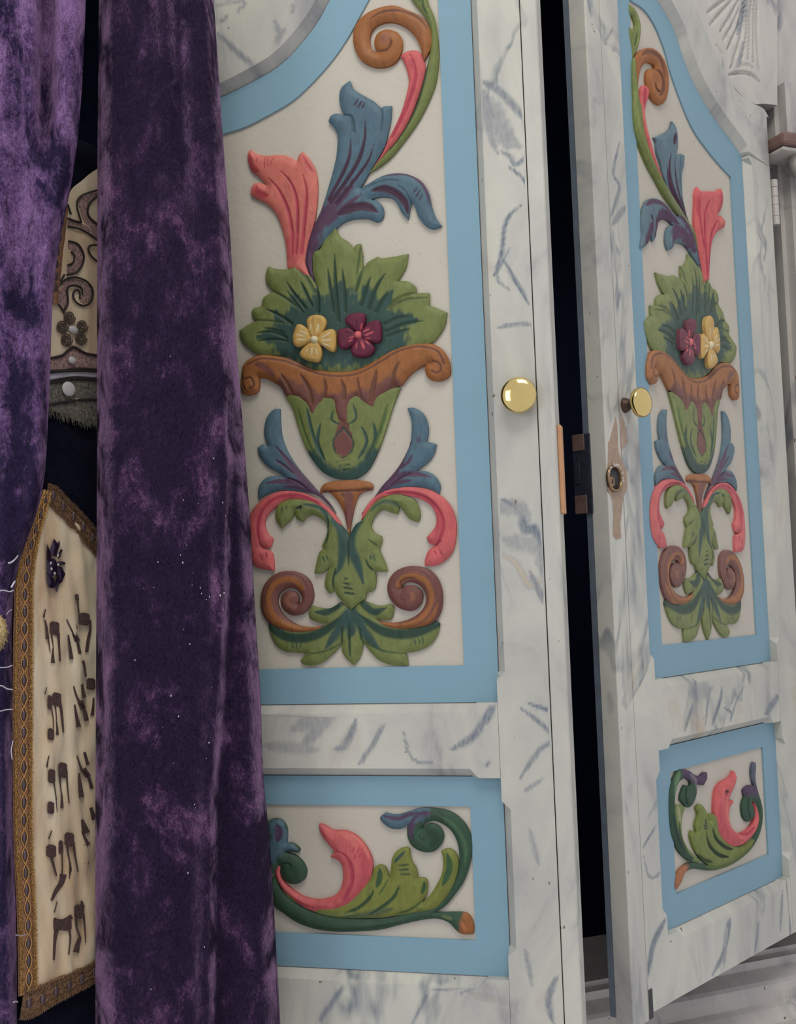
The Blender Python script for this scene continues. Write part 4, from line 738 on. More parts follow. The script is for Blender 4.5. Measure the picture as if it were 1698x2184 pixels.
low(doorR, PR, [
 (('carved_brown_scroll', 'Q', '562,715* 552,600 540,500 545,430 565,380 610,348 660,340 710,360 750,410 775,470 790,540 793,620 780,700 750,745 715,745 680,715 655,670 638,610 632,555 640,510 665,488 695,497* 690,465 650,443 610,462 588,510 574,590 570,660', BRN,
   [S_('590,400 640,372 700,400 740,480 750,560', 24, BRND, .0008, f=.7), S_('700,500 735,560 740,640 715,690', 22, BRND, .0010), S_('680,600 695,645 718,658', 12, srgb(70, 50, 40), .0016), S_('700,600 720,640', 40, BRNL, 0, a=.8, f=.8), S_('560,560 575,450 620,390', 16, BRNL, 0, a=.6), S_('650,520 655,600 680,680', 14, BRNL, 0, a=.6)]), dict(H=.008, ew=.008)),
 (('carved_red_leaf', 'Q', '588,650* 610,612 635,612 656,645* 650,700 630,760 628,840 650,950 680,1060 710,1160 745,1260 765,1320* 730,1260 690,1170 650,1050 620,930 600,820 588,740', RED,
   [S_('622,630 615,700 612,780', 22, REDD, .0008, f=.6), S_('600,690 610,840 650,1000', 10, REDL, 0)]), dict(H=.006, ew=.005)),
 (('carved_green_tendril', 'Q', '545,410 533,440 530,560 535,700 540,850 555,960 590,1060 640,1180 700,1290 760,1400 830,1500 900,1600 960,1700 1005,1810* 965,1660 905,1560 835,1450 775,1350 722,1260 672,1150 628,1020 603,900 585,760 570,720 560,640 550,540', OLIVE,
   [S_('580,740 590,880 615,1010 665,1150 720,1260', 14, srgb(60, 84, 60), .0008, f=.6), S_('760,1380 860,1520 960,1680', 20, srgb(150, 156, 120), 0, a=.6), S_('540,560 545,800 570,960', 12, OLIVE2, 0, a=.5)]), dict(H=.010, ew=.006)),
 (('carved_blue_leaf', 'Q', '820,868* 845,910 858,980 860,1060 848,1112* 880,1103 908,1115* 905,1180 888,1260 890,1380 905,1480 940,1600 980,1720 1010,1850 1030,1960* 1000,1900 960,1830 930,1780 900,1755 850,1745 815,1790 790,1797* 775,1740 780,1660 800,1625 830,1620* 795,1585 755,1575 725,1595 712,1650 700,1705 682,1735* 672,1690 650,1740 620,1775 590,1787* 592,1740 600,1680 595,1600 605,1520 630,1450 670,1425 720,1430 770,1465 820,1520 865,1565* 845,1490 800,1380 760,1270 740,1180 715,1100 708,1050 706,1010 690,985* 720,975 760,955 795,935 815,900', srgb(104, 126, 136),
   [S_('855,1500 920,1620 980,1760 1025,1930', 56, PUR, 0, t='e', f=.5), S_('795,1110 785,1230 815,1370 900,1560', 24, PURD, .0012, t='s', f=.4), S_('765,1190 790,1320 850,1470', 16, PURD, .001, t='s'), S_('822,1140 830,1280 860,1420 920,1560', 14, PURD, .001, t='s'), S_('868,1130 860,1260 880,1420', 10, srgb(80, 104, 116), .001),
    S_('690,1700 705,1600 735,1545 790,1555 850,1610', 44, PUR, .0008, f=.3), S_('665,1600 640,1700 615,1750', 36, PUR, .0004, f=.5), S_('625,1480 670,1448 740,1470 800,1530', 22, PUR, .0004, t='b'), S_('815,1740 825,1680 870,1675 930,1740 970,1810', 56, PUR, .0006, t='b', f=.35), S_('832,965 815,1040', 22, PURD, .0006), S_('650,1545 665,1590', 14, PURD, .0006)]), dict(H=.008, ew=.009)),
 (('carved_red_leaf', 'Q', '1000,1342* 1025,1372 1080,1374 1130,1374 1170,1352* 1183,1420 1175,1490 1140,1552* 1170,1552 1197,1590 1195,1632* 1140,1670 1105,1740 1092,1830 1086,1930 1082,2025* 1045,2030* 1030,1930 1010,1820 990,1700 980,1580 985,1450 985,1390', RED,
   [S_('1078,1440 1042,1530 1040,1680 1060,1980', 16, REDD, .0012, t='s'), S_('1130,1585 1085,1700 1072,1960', 16, REDD, .0012, t='s'), S_('1005,1430 1003,1560 1035,1780', 14, REDD, .001, t='s'), S_('1155,1400 1165,1480 1130,1530', 40, srgb(190, 84, 92), 0, a=.8, f=.6), S_('1150,1570 1170,1610', 30, REDL, 0), S_('995,1400 992,1560', 16, srgb(200, 84, 90), 0)]), dict(H=.008, ew=.008)),
 (('carved_green_leaf', 'E', '505,22* 545,55 575,120 590,200 580,300 560,360 540,400 535,430* 525,330 512,260 505,190* 520,200 545,215* 550,170 530,110 508,90', OLIVE,
   [S_('520,60 560,140 570,240 550,340', 16, OLIVE2, 0, a=.7), S_('545,215 550,260 535,330', 10, srgb(70, 94, 56), .001)]), dict(H=.006, ew=.006)),
 (('carved_green_scroll', 'I', '760,1432 680,1370 630,1290 590,1180 575,1050 570,900 580,760 610,680 650,610 700,598 760,620 800,650 850,660 880,630 910,625* 908,690 880,745* 840,740 815,730* 818,800 800,880 770,930 735,945 695,905 670,870 688,790 712,742* 750,750 765,730 745,695 705,680 655,720 628,800 618,900 622,1000 650,1150 710,1300 790,1395', GRD,
   [S_('700,620 780,650 850,690 890,680', 70, VLT, 0, f=.4, t='n'), S_('655,620 620,720 600,850', 30, srgb(100, 130, 96), 0, f=.6), S_('740,640 790,700 800,800', 26, srgb(120, 110, 120), 0, f=.6), S_('715,760 700,850 730,920', 12, srgb(36, 60, 46), .0014), S_('590,1000 620,1180 690,1350', 20, srgb(36, 60, 44), 0, f=.6)]), dict(H=.0075, ew=.008)),
 (('carved_green_stem', 'I', '625,1685* 628,1600 650,1530 700,1475 760,1445 850,1452 950,1465 1050,1400 1200,1330 1290,1240 1340,1150 1366,1040 1362,960 1340,900 1310,892* 1332,950 1338,1020 1310,1060 1280,1075 1245,1040 1230,980 1230,910 1250,850 1245,820 1245,780 1290,745 1335,745* 1318,680 1313,600 1328,540 1350,535* 1350,600 1345,680 1365,780 1395,880 1410,960 1408,1080 1380,1200 1320,1310 1230,1400 1120,1470 1000,1510 900,1515 800,1500 740,1515 700,1560 680,1620 640,1685*', GRD,
   [S_('640,1680 650,1590 690,1520', 90, srgb(168, 112, 80), 0, f=.4, t='n'), S_('1335,540 1330,640 1340,740', 60, srgb(96, 100, 116), 0, f=.4, t='n'), S_('1250,790 1290,770 1330,790', 60, VLT, 0, f=.4, t='n'), S_('900,1470 1050,1450 1200,1370 1300,1270', 60, srgb(96, 112, 54), 0, f=.6), S_('1310,895 1340,930', 14, srgb(190, 170, 150), 0), S_('1270,860 1260,960 1290,1050', 16, srgb(40, 64, 46), .001)]), dict(H=.0075, ew=.008)),
 (('carved_olive_leaf', 'I', '640,920* 680,925 712,945 690,1030 682,1130 700,1230 745,1320 810,1390 860,1440 760,1430 700,1370 650,1270 632,1150 622,1050 616,980', srgb(120, 136, 80),
   [S_('640,935 645,1000 660,1080', 30, srgb(190, 180, 150), 0, a=.5), S_('645,1080 670,1230 740,1380', 14, srgb(60, 84, 56), .001)]), dict(H=.006, ew=.006)),
 (('carved_olive_leaf', 'I', '815,940* 850,915 885,950 910,1010 925,1065* 925,1015 950,1000 990,1020 1010,1150 1080,1250 1200,1300 1320,1210 1345,1190 1320,1280 1230,1380 1120,1450 1000,1490 900,1450 830,1380 780,1280 762,1200 770,1155* 812,1172 805,1100 830,1010 815,960', srgb(122, 134, 70),
   [S_('880,1165 905,1280 990,1370 1080,1392', 22, srgb(48, 68, 44), .0016, f=.3), S_('930,1100 965,1220 1050,1300 1125,1322', 22, srgb(48, 68, 44), .0016, f=.3), S_('820,1375 870,1420 940,1440', 20, srgb(56, 76, 48), .0012), S_('860,1055 880,1060', 10, srgb(48, 68, 44)), S_('862,1080 885,1085', 10, srgb(48, 68, 44)), S_('852,1105 885,1110', 10, srgb(48, 68, 44)), S_('855,1130 888,1135', 9, srgb(48, 68, 44)), S_('1100,1400 1250,1330 1330,1230', 40, srgb(110, 118, 50), 0, a=.6), S_('930,1060 940,1150', 10, OLIVE2, 0)]), dict(H=.0085, ew=.009)),
 (('carved_red_leaf', 'I', '1145,612* 1165,650 1155,740 1108,845* 1095,880* 1135,875* 1138,905 1105,950 1100,1040 1130,1130 1190,1180 1270,1150 1325,1080 1342,1000 1338,900* 1362,980 1368,1060 1340,1160 1280,1240 1200,1290 1110,1290 1040,1230 990,1120 973,1000 975,870 990,780 1030,720 1100,680 1130,650', RED,
   [S_('1040,800 1075,800', 18, srgb(110, 60, 60), .0012), S_('1040,825 1065,828', 10, REDD), S_('1000,900 1010,1060 1080,1200 1200,1240', 50, REDD, 0, a=.5, f=.8), S_('1060,850 1060,1000 1100,1120', 20, REDL, 0), S_('1190,1185 1260,1180 1320,1120', 14, REDD, .0008)]), dict(H=.010, ew=.010)),
])

# ------------------------------------------------------------------ knobs, lock, hinge and latch
def knob(root, pl, base_px, lean, lab, stem=.030, r=.0178, axis_tilt=(0, 0), stemmat=M_OLDBRASS):
    u, v = base_px
    o = MB(); m4 = Matrix.Translation((u, -TH, v)) @ Matrix.Rotation(axis_tilt[0], 4, 'X') @ Matrix.Rotation(axis_tilt[1], 4, 'Z')
    pr = [(0, -stem-.0075)]+[(r*math.sin(a)*.98, -stem-.0075+(1-math.cos(a))*.006) for a in np.linspace(.15, math.pi/2, 9)]+[(r, -stem), (r*.97, -stem+.0028), (r*.86, -stem+.0038), (r*.5, -stem+.006), (r*.3, -stem+.009)]
    o.lathe(pr, m4, 48); k = o.build('knob', M_BRASS, root, label=lab)
    s = MB(); s.lathe([(r*.32, -stem+.009), (r*.24, -stem*.5), (r*.34, -stem*.28), (r*.46, -.0035), (r*.52, 0), (r*.50, .001)], m4, 24); s.build('stem', stemmat, k)
kL = PL.uv([(1103, 840)], .030)[0]; knob(doorL, PL, kL, 0, 'round polished brass knob', stem=.012, r=.0180)
kR = PR.uv([(1336, 864)], .012)[0]; knob(doorR, PR, kR, 0, 'round polished brass knob on a dark stem', stem=.022, r=.0165, axis_tilt=(0, math.radians(-6)), stemmat=simple('dark_old_brass', srgb(78, 58, 50), .45, .5, .3, 200, .3))
# lock cylinder in the right stile
lk = PR.uv([(1314, 1020)], .0145)[0]
cyl = MB(); m4 = Matrix.Translation((lk[0], -.012, lk[1]))
cyl.lathe([(.0146, .0010), (.0146, -.0015), (.0140, -.0026), (.0124, -.0028), (.0118, -.0018), (.0116, .0009)], m4, 36)
lo = cyl.build('lock_cylinder', M_OLDBRASS, doorR, label='open lock hole with a brass cylinder')
pb = MB(); m5 = Matrix.Translation((lk[0]-.0045, -.0122, lk[1]-.0035)); pb.lathe([(.0, -.0008), (.0045, -.0008), (.0058, .0), (.006, .001)], m5, 24); pb.build('keyway_plug', M_OLDBRASS, lo)
pb = MB(); pb.box((lk[0]-.0052, -.0136, lk[1]-.006), (lk[0]-.0038, -.0129, lk[1]-.001)); pb.build('keyhole', M_CHAR, lo)
pb = MB(); pb.lathe([(.0, .0002), (.0126, .0002), (.0126, .0012)], m4, 30); pb.build('lock_hole_shade', M_CHAR, lo)  # dark disc and keyhole block carry the shade inside the lock
fr = MB(); random.seed(3)
for k in range(16):
    a = random.uniform(-1.2, 2.9); rr = random.uniform(.0136, .0148); c0 = (lk[0]+rr*math.cos(a), -.0146, lk[1]+rr*math.sin(a)*1.0)
    fr.ell(c0, random.uniform(.0007, .0018), .0012, random.uniform(.0007, .0020), 6, 4)
fr.build('flaking_paint', M_HINGE, lo, kind='stuff')
P_w, c_w = pts('P', '1314,890* 1318,915 1319,955 1326,981 1337,1003 1338,1043 1331,1057 1327,1090 1324,1120 1326,1146* 1316,1150 1308,1140 1309,1100 1306,1066 1298,1045 1298,944 1301,940 1309,911')
from_geo('bare_wood_patch', relief(PR.uv(smooth(P_w, c_w, True, 3), .0115), .0004, .001, .003, (.3, .2, .1), (), .0108, 1, 1, None, .0012, flat=True), simple('bare_worn_wood', srgb(160, 138, 120), .8, 0, .15, 160, .5), doorR, label='patch of bare brown wood around the lock')
# chip at the foot of the right stile
ch = PR.uv([(1388, 2143)], .010)[0]
mb = MB(); mb.prism([(ch[0]-.0035, -.0108), (ch[0]+.0035, -.0108), (ch[0]+.0035, -.0098), (ch[0]-.0035, -.0098)], ch[1]-.014, ch[1]+.016)
mb.build('chipped_notch', M_CHAR, doorR)
# bare wood strip on the left door's closing edge, lock case on the right door's edge
a = PL.uv([(1192, 908), (1199, 1096)], -.006)
mb = MB(); mb.box((.1665, -.002, a[1][1]), (.1706, .014, a[0][1])); mb.build('strike_strip', M_WOOD, doorL, label='bare wood strip on the closing edge', bevel=.001)
va, vb = PR.uv([(1228, 925)], -.02)[0][1], PR.uv([(1235, 1095)], -.02)[0][1]
mb = MB(); mb.box((-.1832, .0085, vb), (-.1808, .031, va)); lc = mb.build('lock_plate', M_STEEL, doorR, label='dark steel lock plate on the closing edge', bevel=.0006)
L_h = va-vb
for z0, z1 in ((va-.018, va), (vb, vb+.020)):
    mb = MB(); mb.box((-.1842, .015, z0), (-.1820, .0305, z1)); mb.build('wood_packing', M_WOODD, lc, bevel=.001)
mb = MB(); mb.box((-.1846, .022, vb+L_h*.38), (-.1830, .0285, vb+L_h*.66)); mb.build('latch_bolt', M_STEEL, lc, bevel=.0005)
# hinge
mb = MB(); hx, hy = PR.uv([(1653, 430)], .006)[0]
ys = [PR.uv([(1651+i*.7, y)], .006)[0][1] for i, y in enumerate((385, 401, 421, 438, 462, 480))]
hn = None
for i in range(5):
    mb = MB(); z0, z1 = ys[i+1]+.0003, ys[i]-.0003
    mb.prism([(hx-.001+.0056*math.cos(q*math.pi/7), -.006+.0056*math.sin(q*math.pi/7)) for q in range(14)], z0, z1)
    if hn is None: hn = mb.build('hinge', M_HINGE, doorR, label='painted butt hinge')
    else: mb.build('hinge_knuckle', M_HINGE, hn)

# ------------------------------------------------------------------ the ark cabinet
ark = thing('ark_cabinet', 'marble-painted wooden ark cabinet behind the two doors, with stepped sill and carved header', 'cabinet', tuple(PC.o), PC.yaw)
C_ = lambda x, y, h=0.0: PC.uv([(x, y)], h)[0]
gx0 = C_(1653, 265)[0]
# right post with moulding boards
mb = MB(); mb.box((gx0, .0, -.62), (gx0+.40, .05, 1.0)); mb.build('side_post', M_MARB3, ark, label='right side post')
u1 = C_(1668, 600)[0]
# header with its lower edge
hd = cr(PC, 'E', '640,-200* 700,-60 800,60 900,240 1000,430 1100,560 1190,610 1280,710 1370,768 1420,768 1450,768 1535,778* 1535,600 1535,-200*', 0.004)
hs = []
Hk = lambda s, w, c=None, d=.003, **k: hs.append(strk(PC, 'E', s, w, c, d, .01, **k))
VN = srgb(120, 130, 136)
Hk('1270,-60 1150,20 1040,105', 26); Hk('1290,-60 1180,60 1065,190', 26); Hk('1300,-40 1230,100 1140,240', 26); Hk('1310,-20 1250,150 1165,300', 26); Hk('1320,0 1270,200 1190,370', 24); Hk('1330,20 1300,250 1215,520', 26); Hk('1345,60 1330,300 1290,480', 18)
Hk('1365,0 1360,260 1345,440', 20); Hk('1390,0 1390,280 1385,450', 20); Hk('1410,0 1415,300 1425,540', 18); Hk('1200,548 1290,530 1370,545 1430,600', 20, None, .004); Hk('1270,500 1330,470 1390,500', 14, None, .002)
Hk('1340,-40 1310,120 1270,260', 40, VN, .001, a=.9); Hk('1310,300 1290,400 1260,500', 26, VN, 0, a=.7); Hk('1160,420 1150,520 1060,600 1080,500 1130,440', 18, VN, 0, a=.7); Hk('1110,320 1160,400', 14, None, .002)
for q_ in hs: q_['d'] *= 1.7
G = relief(hd, .012, .001, .0026, VEIN, hs, -.0, 1.0, 1.0, None, .02, flat=True)
from_geo('carved_header', G, M_MARB3, ark, label='carved header with fan rays')
hb = MB(); uL0 = C_(880, 20)[0]-.35
hb.box((uL0, .016, C_(1400, -60)[1]+.06), (gx0, .05, 1.05)); hb.build('header_board', M_DARK, ark)
mb = MB(); uu = C_(1664, 300)[0]; s1v = -.44; mb.prism([(uu, .01), (uu, -.016), (uu+.006, -.018), (uu+.012, -.016), (uu+.012, .01)], s1v, C_(1660, 185)[1]); mb.build('post_bead', M_MARB3, ark)
# capital ledge at the right edge
p0 = C_(1662, 300, .05); p1 = C_(1700, 300, .05)
zt = C_(1670, 290, .05)[1]; zb = C_(1668, 312, .05)[1]
mb = MB(); mb.box((p0[0], -.060, zb), (p0[0]+.2, .0, zt+.004)); mb.build('capital_ledge', M_BROWN, ark, bevel=.005, label='brown moulded ledge')
mb = MB(); mb.box((p0[0]+.003, -.054, zb-.006), (p0[0]+.2, .0, zb-.0005)); mb.build('capital_fillet', M_HINGE, ark, bevel=.002)
pc = C_(1714, 345, .04)
mb = MB(); mb.ell((pc[0], -.04, pc[1]), .020, .020, .022, 20, 12); mb.build('column_capital', M_HINGE, ark, label='turned column capital below the brown ledge')
mb = MB(); mb.lathe([(.011, -.5), (.011, -.2), (.012, 0), (.011, .30), (.011, .31)], Matrix.Translation((pc[0]+.006, -.04, pc[1]-.32)) @ Matrix.Rotation(math.radians(90), 4, 'X'), 20); mb.build('column_shaft', M_MARB3, ark)
# sill and stepped base: edges found on the front plane
sill_u0 = -1.35
def vline(x, y, h): return PC.uv([(x, y)], h)[0][1]
s1 = vline(1640, 2034, 0.0); s2 = vline(1560, 2124, .035); s3 = vline(1600, 2161, .045)
prof = [(.16, s1+.006), (.0, s1+.006), (.0, s1), (-.012, s1-.002), (-.012, s1-.012), (-.030, s2+.008), (-.034, s2+.004), (-.036, s2-.004), (-.036, s3+.004), (-.044, s3), (-.060, s3-.012), (-.075, s3-.014), (-.075, s3-.25), (.16, s3-.25)]
mb = MB(); n = len(prof); vs_ = [(sill_u0, y, z) for y, z in prof]+[(.45, y, z) for y, z in prof]
mb.add(vs_, [(i, (i+1) % n, n+(i+1) % n, n+i) for i in range(n)]+[tuple(range(n))[::-1], tuple(range(n, 2*n))])
mb.build('stepped_sill', M_MARB3, ark, label='stepped sill moulding')
# inside boards, the shade in there painted as their dark colour
mb = MB(); mb.box((uL0-.3, .50, -.7), (gx0+.02, .52, 1.1)); mb.build('back_board', M_DARK, ark)
mb = MB(); mb.box((gx0-.0, .05, -.7), (gx0+.02, .52, 1.1)); mb.build('side_board', M_DARK, ark)
mb = MB(); mb.box((uL0-.3, .16, -.72), (gx0+.02, .52, s1+.005)); mb.build('floor_board', M_DARK, ark)
mb = MB(); mb.box((uL0-.3, .05, .98), (gx0+.02, .52, 1.1)); mb.build('top_board', M_DARK, ark)
mb = MB(); mb.box((uL0-.3, .05, -.7), (uL0-.28, .52, 1.1)); mb.build('side_board', M_DARK, ark)

# ------------------------------------------------------------------ curtains
def ray_at(px, py, y):
    d = fw+((px-CX)/FPX)*AR-((py-CY)/FPX)*AU; return d*(y/d[1])
def curtain(name, label, left, right, prof, back, material, y0=-140, y1=2330, nh=220, ns=110, seed=0, edge_r=.03):
    """left/right: pixel columns of the hanging edges by row; prof(s, t): distance of the cloth; rounded ends, closed at the back"""
    rows = np.linspace(y0, y1, nh); V = []; F = []
    lx = np.interp(rows, [p[1] for p in left], [p[0] for p in left]); rx = np.interp(rows, [p[1] for p in right], [p[0] for p in right])
    k = np.ones(9)/9; pad = lambda a: np.convolve(np.pad(a, 4, 'edge'), k, 'valid'); lx, rx = pad(lx), pad(rx)
    for i, y in enumerate(rows):
        t = (y-y0)/(y1-y0)
        for j in range(ns):
            s = j/(ns-1); s2 = .5-.5*math.cos(math.pi*s); px = lx[i]+(rx[i]-lx[i])*(.5*s+.5*s2)
            V.append(ray_at(px, y, prof((px-lx[i])/(rx[i]-lx[i]), t, px, y)))
        V.append(ray_at(rx[i]-3, y, back)); V.append(ray_at(lx[i]+3, y, back))
    m = ns+2
    for i in range(nh-1):
        for j in range(m): F.append((i*m+j, (i+1)*m+j, (i+1)*m+(j+1) % m, i*m+(j+1) % m))
    me = bpy.data.meshes.new(name); me.from_pydata([tuple(v) for v in V], [], F); me.polygons.foreach_set('use_smooth', [True]*len(F)); me.update()
    o = new_obj(name, me, material); o['label'] = label; o['category'] = 'curtain'; o['group'] = 'purple velvet curtains'; return o
def bumpf(x, c, w): return math.exp(-((x-c)/w)**2)
def wob(x, y, k=1): return math.sin(x*.021*k+y*.0031)+.6*math.sin(x*.043*k-y*.0057+1.3)+.5*math.sin(x*.013-y*.0093*k+.4)
def prof_r(s, t, px, y):
    e = max(0, 1-s/.13)**2*.042+max(0, 1-(1-s)/.10)**2*.035
    d = 1.125+e
    c1 = 362+ (y-0)*.03; d -= .006*bumpf(px, c1-14, 22)*ss(700, 250, y); d += .007*bumpf(px, c1+16, 18)*ss(700, 250, y)
    c2 = np.interp(y, [0, 700, 1000, 1300, 1500, 1700, 2184], [400, 470, 486, 478, 466, 452, 448]); a = ss(500, 1100, y)
    d -= .007*bumpf(px, c2-14, 18)*a; d += .020*ss(c2-4, c2+14, px)*a
    d += .004*bumpf(px, 245, 26)*ss(1000, 200, y)
    d += .0020*wob(px, y)+.0004*wob(px, y*3, 1.6)
    return d
def prof_l(s, t, px, y):
    e = max(0, 1-(1-s)/.10)**2*.030
    d = 1.085+e+.001*0
    f = ss(420, 180, y); d += .040*bumpf(px, 100, 17)*f
    d -= .008*bumpf(px, 60, 22)*f
    d += .008*bumpf(px, 40, 30)*(1-f)-.004*bumpf(px, 10, 16)
    d += .0026*wob(px, y, 1.4)+.001*wob(px, y*3, 3)
    return d
curR = curtain('curtain', 'dark purple crushed velvet curtain hanging in front of the left door', [(213, -140), (211, 0), (208, 300), (207, 700), (207, 1000), (205, 1400), (203, 1800), (204, 2330)],
  [(449, -140), (456, 0), (466, 150), (476, 300), (488, 450), (497, 600), (503, 720), (513, 840), (522, 960), (533, 1100), (541, 1250), (549, 1380), (556, 1480), (560, 1640), (568, 1720), (576, 1800), (584, 1930), (591, 2060), (598, 2184), (602, 2330)], prof_r, 1.175, M_VEL)
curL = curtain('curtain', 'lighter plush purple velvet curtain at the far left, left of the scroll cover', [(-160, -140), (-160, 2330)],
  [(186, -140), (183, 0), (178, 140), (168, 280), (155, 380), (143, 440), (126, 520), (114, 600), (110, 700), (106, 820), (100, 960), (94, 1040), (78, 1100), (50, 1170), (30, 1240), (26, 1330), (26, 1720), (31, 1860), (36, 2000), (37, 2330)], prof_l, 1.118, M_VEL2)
# glinting lint
mb = MB(); random.seed(11)
for px, py in [(363, 760), (456, 978), (391, 1067), (423, 1074), (475, 1072), (481, 1100), (398, 1163), (385, 1184), (390, 1200), (337, 1199), (412, 1222), (307, 1255), (328, 1253), (410, 1248), (428, 1254), (430, 1266), (447, 1273), (440, 1279), (470, 1270), (478, 1265), (476, 1300), (391, 1342), (405, 1374), (288, 1408), (365, 1484), (452, 1466), (381, 1528), (446, 1584), (440, 1618), (415, 1716), (417, 1723), (401, 1862), (370, 1628), (347, 1552), (436, 2020), (322, 2110)]:
    s = (px-205)/330; d = prof_r(s, 0, px, py)-.0012; p = ray_at(px, py, d); r = random.uniform(.0003, .0007)
    mb.ell(tuple(p), r, r, r*random.uniform(1, 1.8), 5, 4)
mb.build('lint', M_THREAD, curR, kind='stuff')

# ------------------------------------------------------------------ scroll cover (mantle)
cov = thing('scroll_cover', 'dark velvet scroll cover with ivory embroidered panels and gold braid between the two curtains', 'torah cover', tuple(PM.o), PM.yaw)
def pm(x, y, h=0.0): q = PM.uv([(x, y)], h)[0]; return (q[0], -h, q[1])
def pmc(c, x, y, h=0.0): return pm(*crop1(c, x, y), h)
umin = pm(22, 1500)[0]; umax = pm(214, 1500)[0]+.01
zt = pm(180, 335)[2]
mb = MB()
nn = 24; prof = [(umin-.004, .012), (umin, .002)]+[(umin+(umax-umin)*i/nn, .0015) for i in range(1, nn)]+[(umax, .004), (umax+.006, .02), (umax, .06), (umin+.02, .06), (umin, .04)]
mb.prism(prof, -.62, zt); mb.build('velvet_body', M_NAVY, cov)
# rounded shoulder
mb = MB(); mb.ell((pm(190, 360)[0]+.005, .03, zt), .05, .034, .028, 20, 10); mb.build('shoulder', M_NAVY, cov)
def patch(name, crop, outline, material, h=.0015, parent=cov, kind=None, wr=.0012, g=.004, label=None, H=.001):
    P, corn = pts(crop, outline); uv = PM.uv(smooth(P, corn, True, 4), h)
    G = relief(uv, H, .002, g, (.5, .5, .5), (), h, .6, 1.0, None, .0005)
    v = G.v
    q = v[:, 0]; z = v[:, 1]; ws_ = .35+.65*ss(umin+.02, umin+.07, q)
    v[:, 2] += wr*ws_*(np.sin(q*230+z*14+1.8*np.sin(z*27))+.7*np.sin(q*120-z*70+np.sin(z*60))+.5*np.sin(q*400+z*40)+1)*.5*(v[:, 2] > h-.0001)
    return from_geo(name, G, material, parent, kind=kind, label=label)
ivu = patch('ivory_satin_top', 'P', '104,868 104,760 108,640 114,600 126,520 140,440 152,405 175,385 190,372 207,360* 214,500 214,900* 180,890 140,876', M_SATIN, .001, wr=.0010)
ivl = patch('ivory_satin_panel', 'P', '100,1068* 92,1090 86,1120 76,1180 66,1240 66,1500 66,1800 71,1900 76,2010 79,2108* 128,2090 165,2073 208,2050* 212,1800 212,1155* 180,1135 150,1108 122,1078*', M_SATIN, .002, wr=.0026)
# braid
def strip(name, path, w, material, h, parent, n=4):
    P, corn = pts('P', path); uv = PM.uv(smooth(P, corn, False, n), h); mbx = MB(); tg = np.gradient(uv, axis=0); tg /= np.linalg.norm(tg, axis=1)[:, None]; nr = np.stack([-tg[:, 1], tg[:, 0]], 1)
    ws = np.interp(np.linspace(0, 1, len(uv)), np.linspace(0, 1, len(w)), w); vs = []; fs = []; hh = [.0, .0016, .0018, .0016, .0]; off = [-.5, -.44, 0, .44, .5]
    for i in range(len(uv)):
        for o_, h_ in zip(off, hh): q = uv[i]+nr[i]*ws[i]*o_; vs.append((q[0], -(h+h_), q[1]))
    for i in range(len(uv)-1):
        for k in range(4): fs.append((i*5+k, i*5+k+1, (i+1)*5+k+1, (i+1)*5+k))
    mbx.add(vs, fs, True); o = mbx.build(name, material, parent); return o, uv, nr, ws
def wpx(px, x, y):      # width in px at a place -> metres on the plane
    a = PM.uv([(x, y), (x+px, y)], .003); return abs(a[1][0]-a[0][0])
def braid(path, wpxs, at, name='gold_braid', material=M_GOLD2, th=M_GOLD, beads=True, mult=1.0, step=.0021):
    w = [wpx(q, *a) if not isinstance(q, float) else q for q, a in zip(wpxs, at)]
    o, uv, nr, ws = strip(name, path, w, material, .0035, cov)
    L = np.r_[0, np.cumsum(np.linalg.norm(np.diff(uv, axis=0), axis=1))]; T = MB(); n = int(L[-1]/step)
    I = lambda s: (np.array([np.interp(s, L, uv[:, 0]), np.interp(s, L, uv[:, 1])]), np.array([np.interp(s, L, nr[:, 0]), np.interp(s, L, nr[:, 1])]), np.interp(s, L, ws))
    for sgn in (-1, 1):
        for row, (a_, b_) in enumerate(((.50, .42), (.44, .34), (.36, .25))):
            path3 = []
            for i in range(n*2):
                p, q, ww = I(L[-1]*i/(n*2)); f = (a_ if i % 2 else b_)*sgn; c_ = p+q*ww*(f+random.uniform(-.03, .03)); path3.append((c_[0], -.0058-random.uniform(0, .0008), c_[1]))
            T.tube(path3, .00055, 4)
    for sgn in (-1, 1):
        path3 = []
        m_ = int(L[-1]/.0020)
        for i in range(m_*1):
            s = L[-1]*i/m_; p, q, ww = I(s); c_ = p+q*ww*.17*sgn*abs(math.sin(math.pi*s/.0165)); path3.append((c_[0], -.0062, c_[1]))
        T.tube(path3, .0006, 4)
    T.build('gold_threads', th, o, kind='stuff')
    if beads:
        nb = int(L[-1]/.0165)
        for i in range(nb):
            p, q, ww = I((i+.5)*.0165); B = MB(); B.ell((p[0], -.0060, p[1]), ww*.13, .0018, .0052, 8, 5); B.build('bead', M_BEAD, o)
    return o
braid('98,1048 90,1078 80,1105 66,1150 56,1195 50,1250 49,1320 48,1400 47,1500 47,1600 47,1700 48,1790 51,1860 55,1940 57,2020 58,2118', [16, 26, 36, 40, 40, 38, 38, 38], [(95, 1050), (70, 1150), (50, 1250), (48, 1400), (47, 1600), (48, 1800), (55, 1950), (57, 2100)])
braid('97,1052 112,1058 130,1078 160,1108 190,1142 214,1175', [.021, .022, .022], [0, 0, 0], material=M_GOLD_SHADE, th=M_GOLD_SHADE)
braid('44,2140 75,2135 100,2122 135,2105 170,2088 214,2066', [.030, .024, .022], [0, 0, 0], material=M_GOLD_SHADE, th=M_GOLD_SHADE)
o, *_ = strip('gold_braid', '141,442 132,480 124,520 120,560 118,600 117,650', [.004, .014, .014, .006], M_GOLD2, .004, cov)
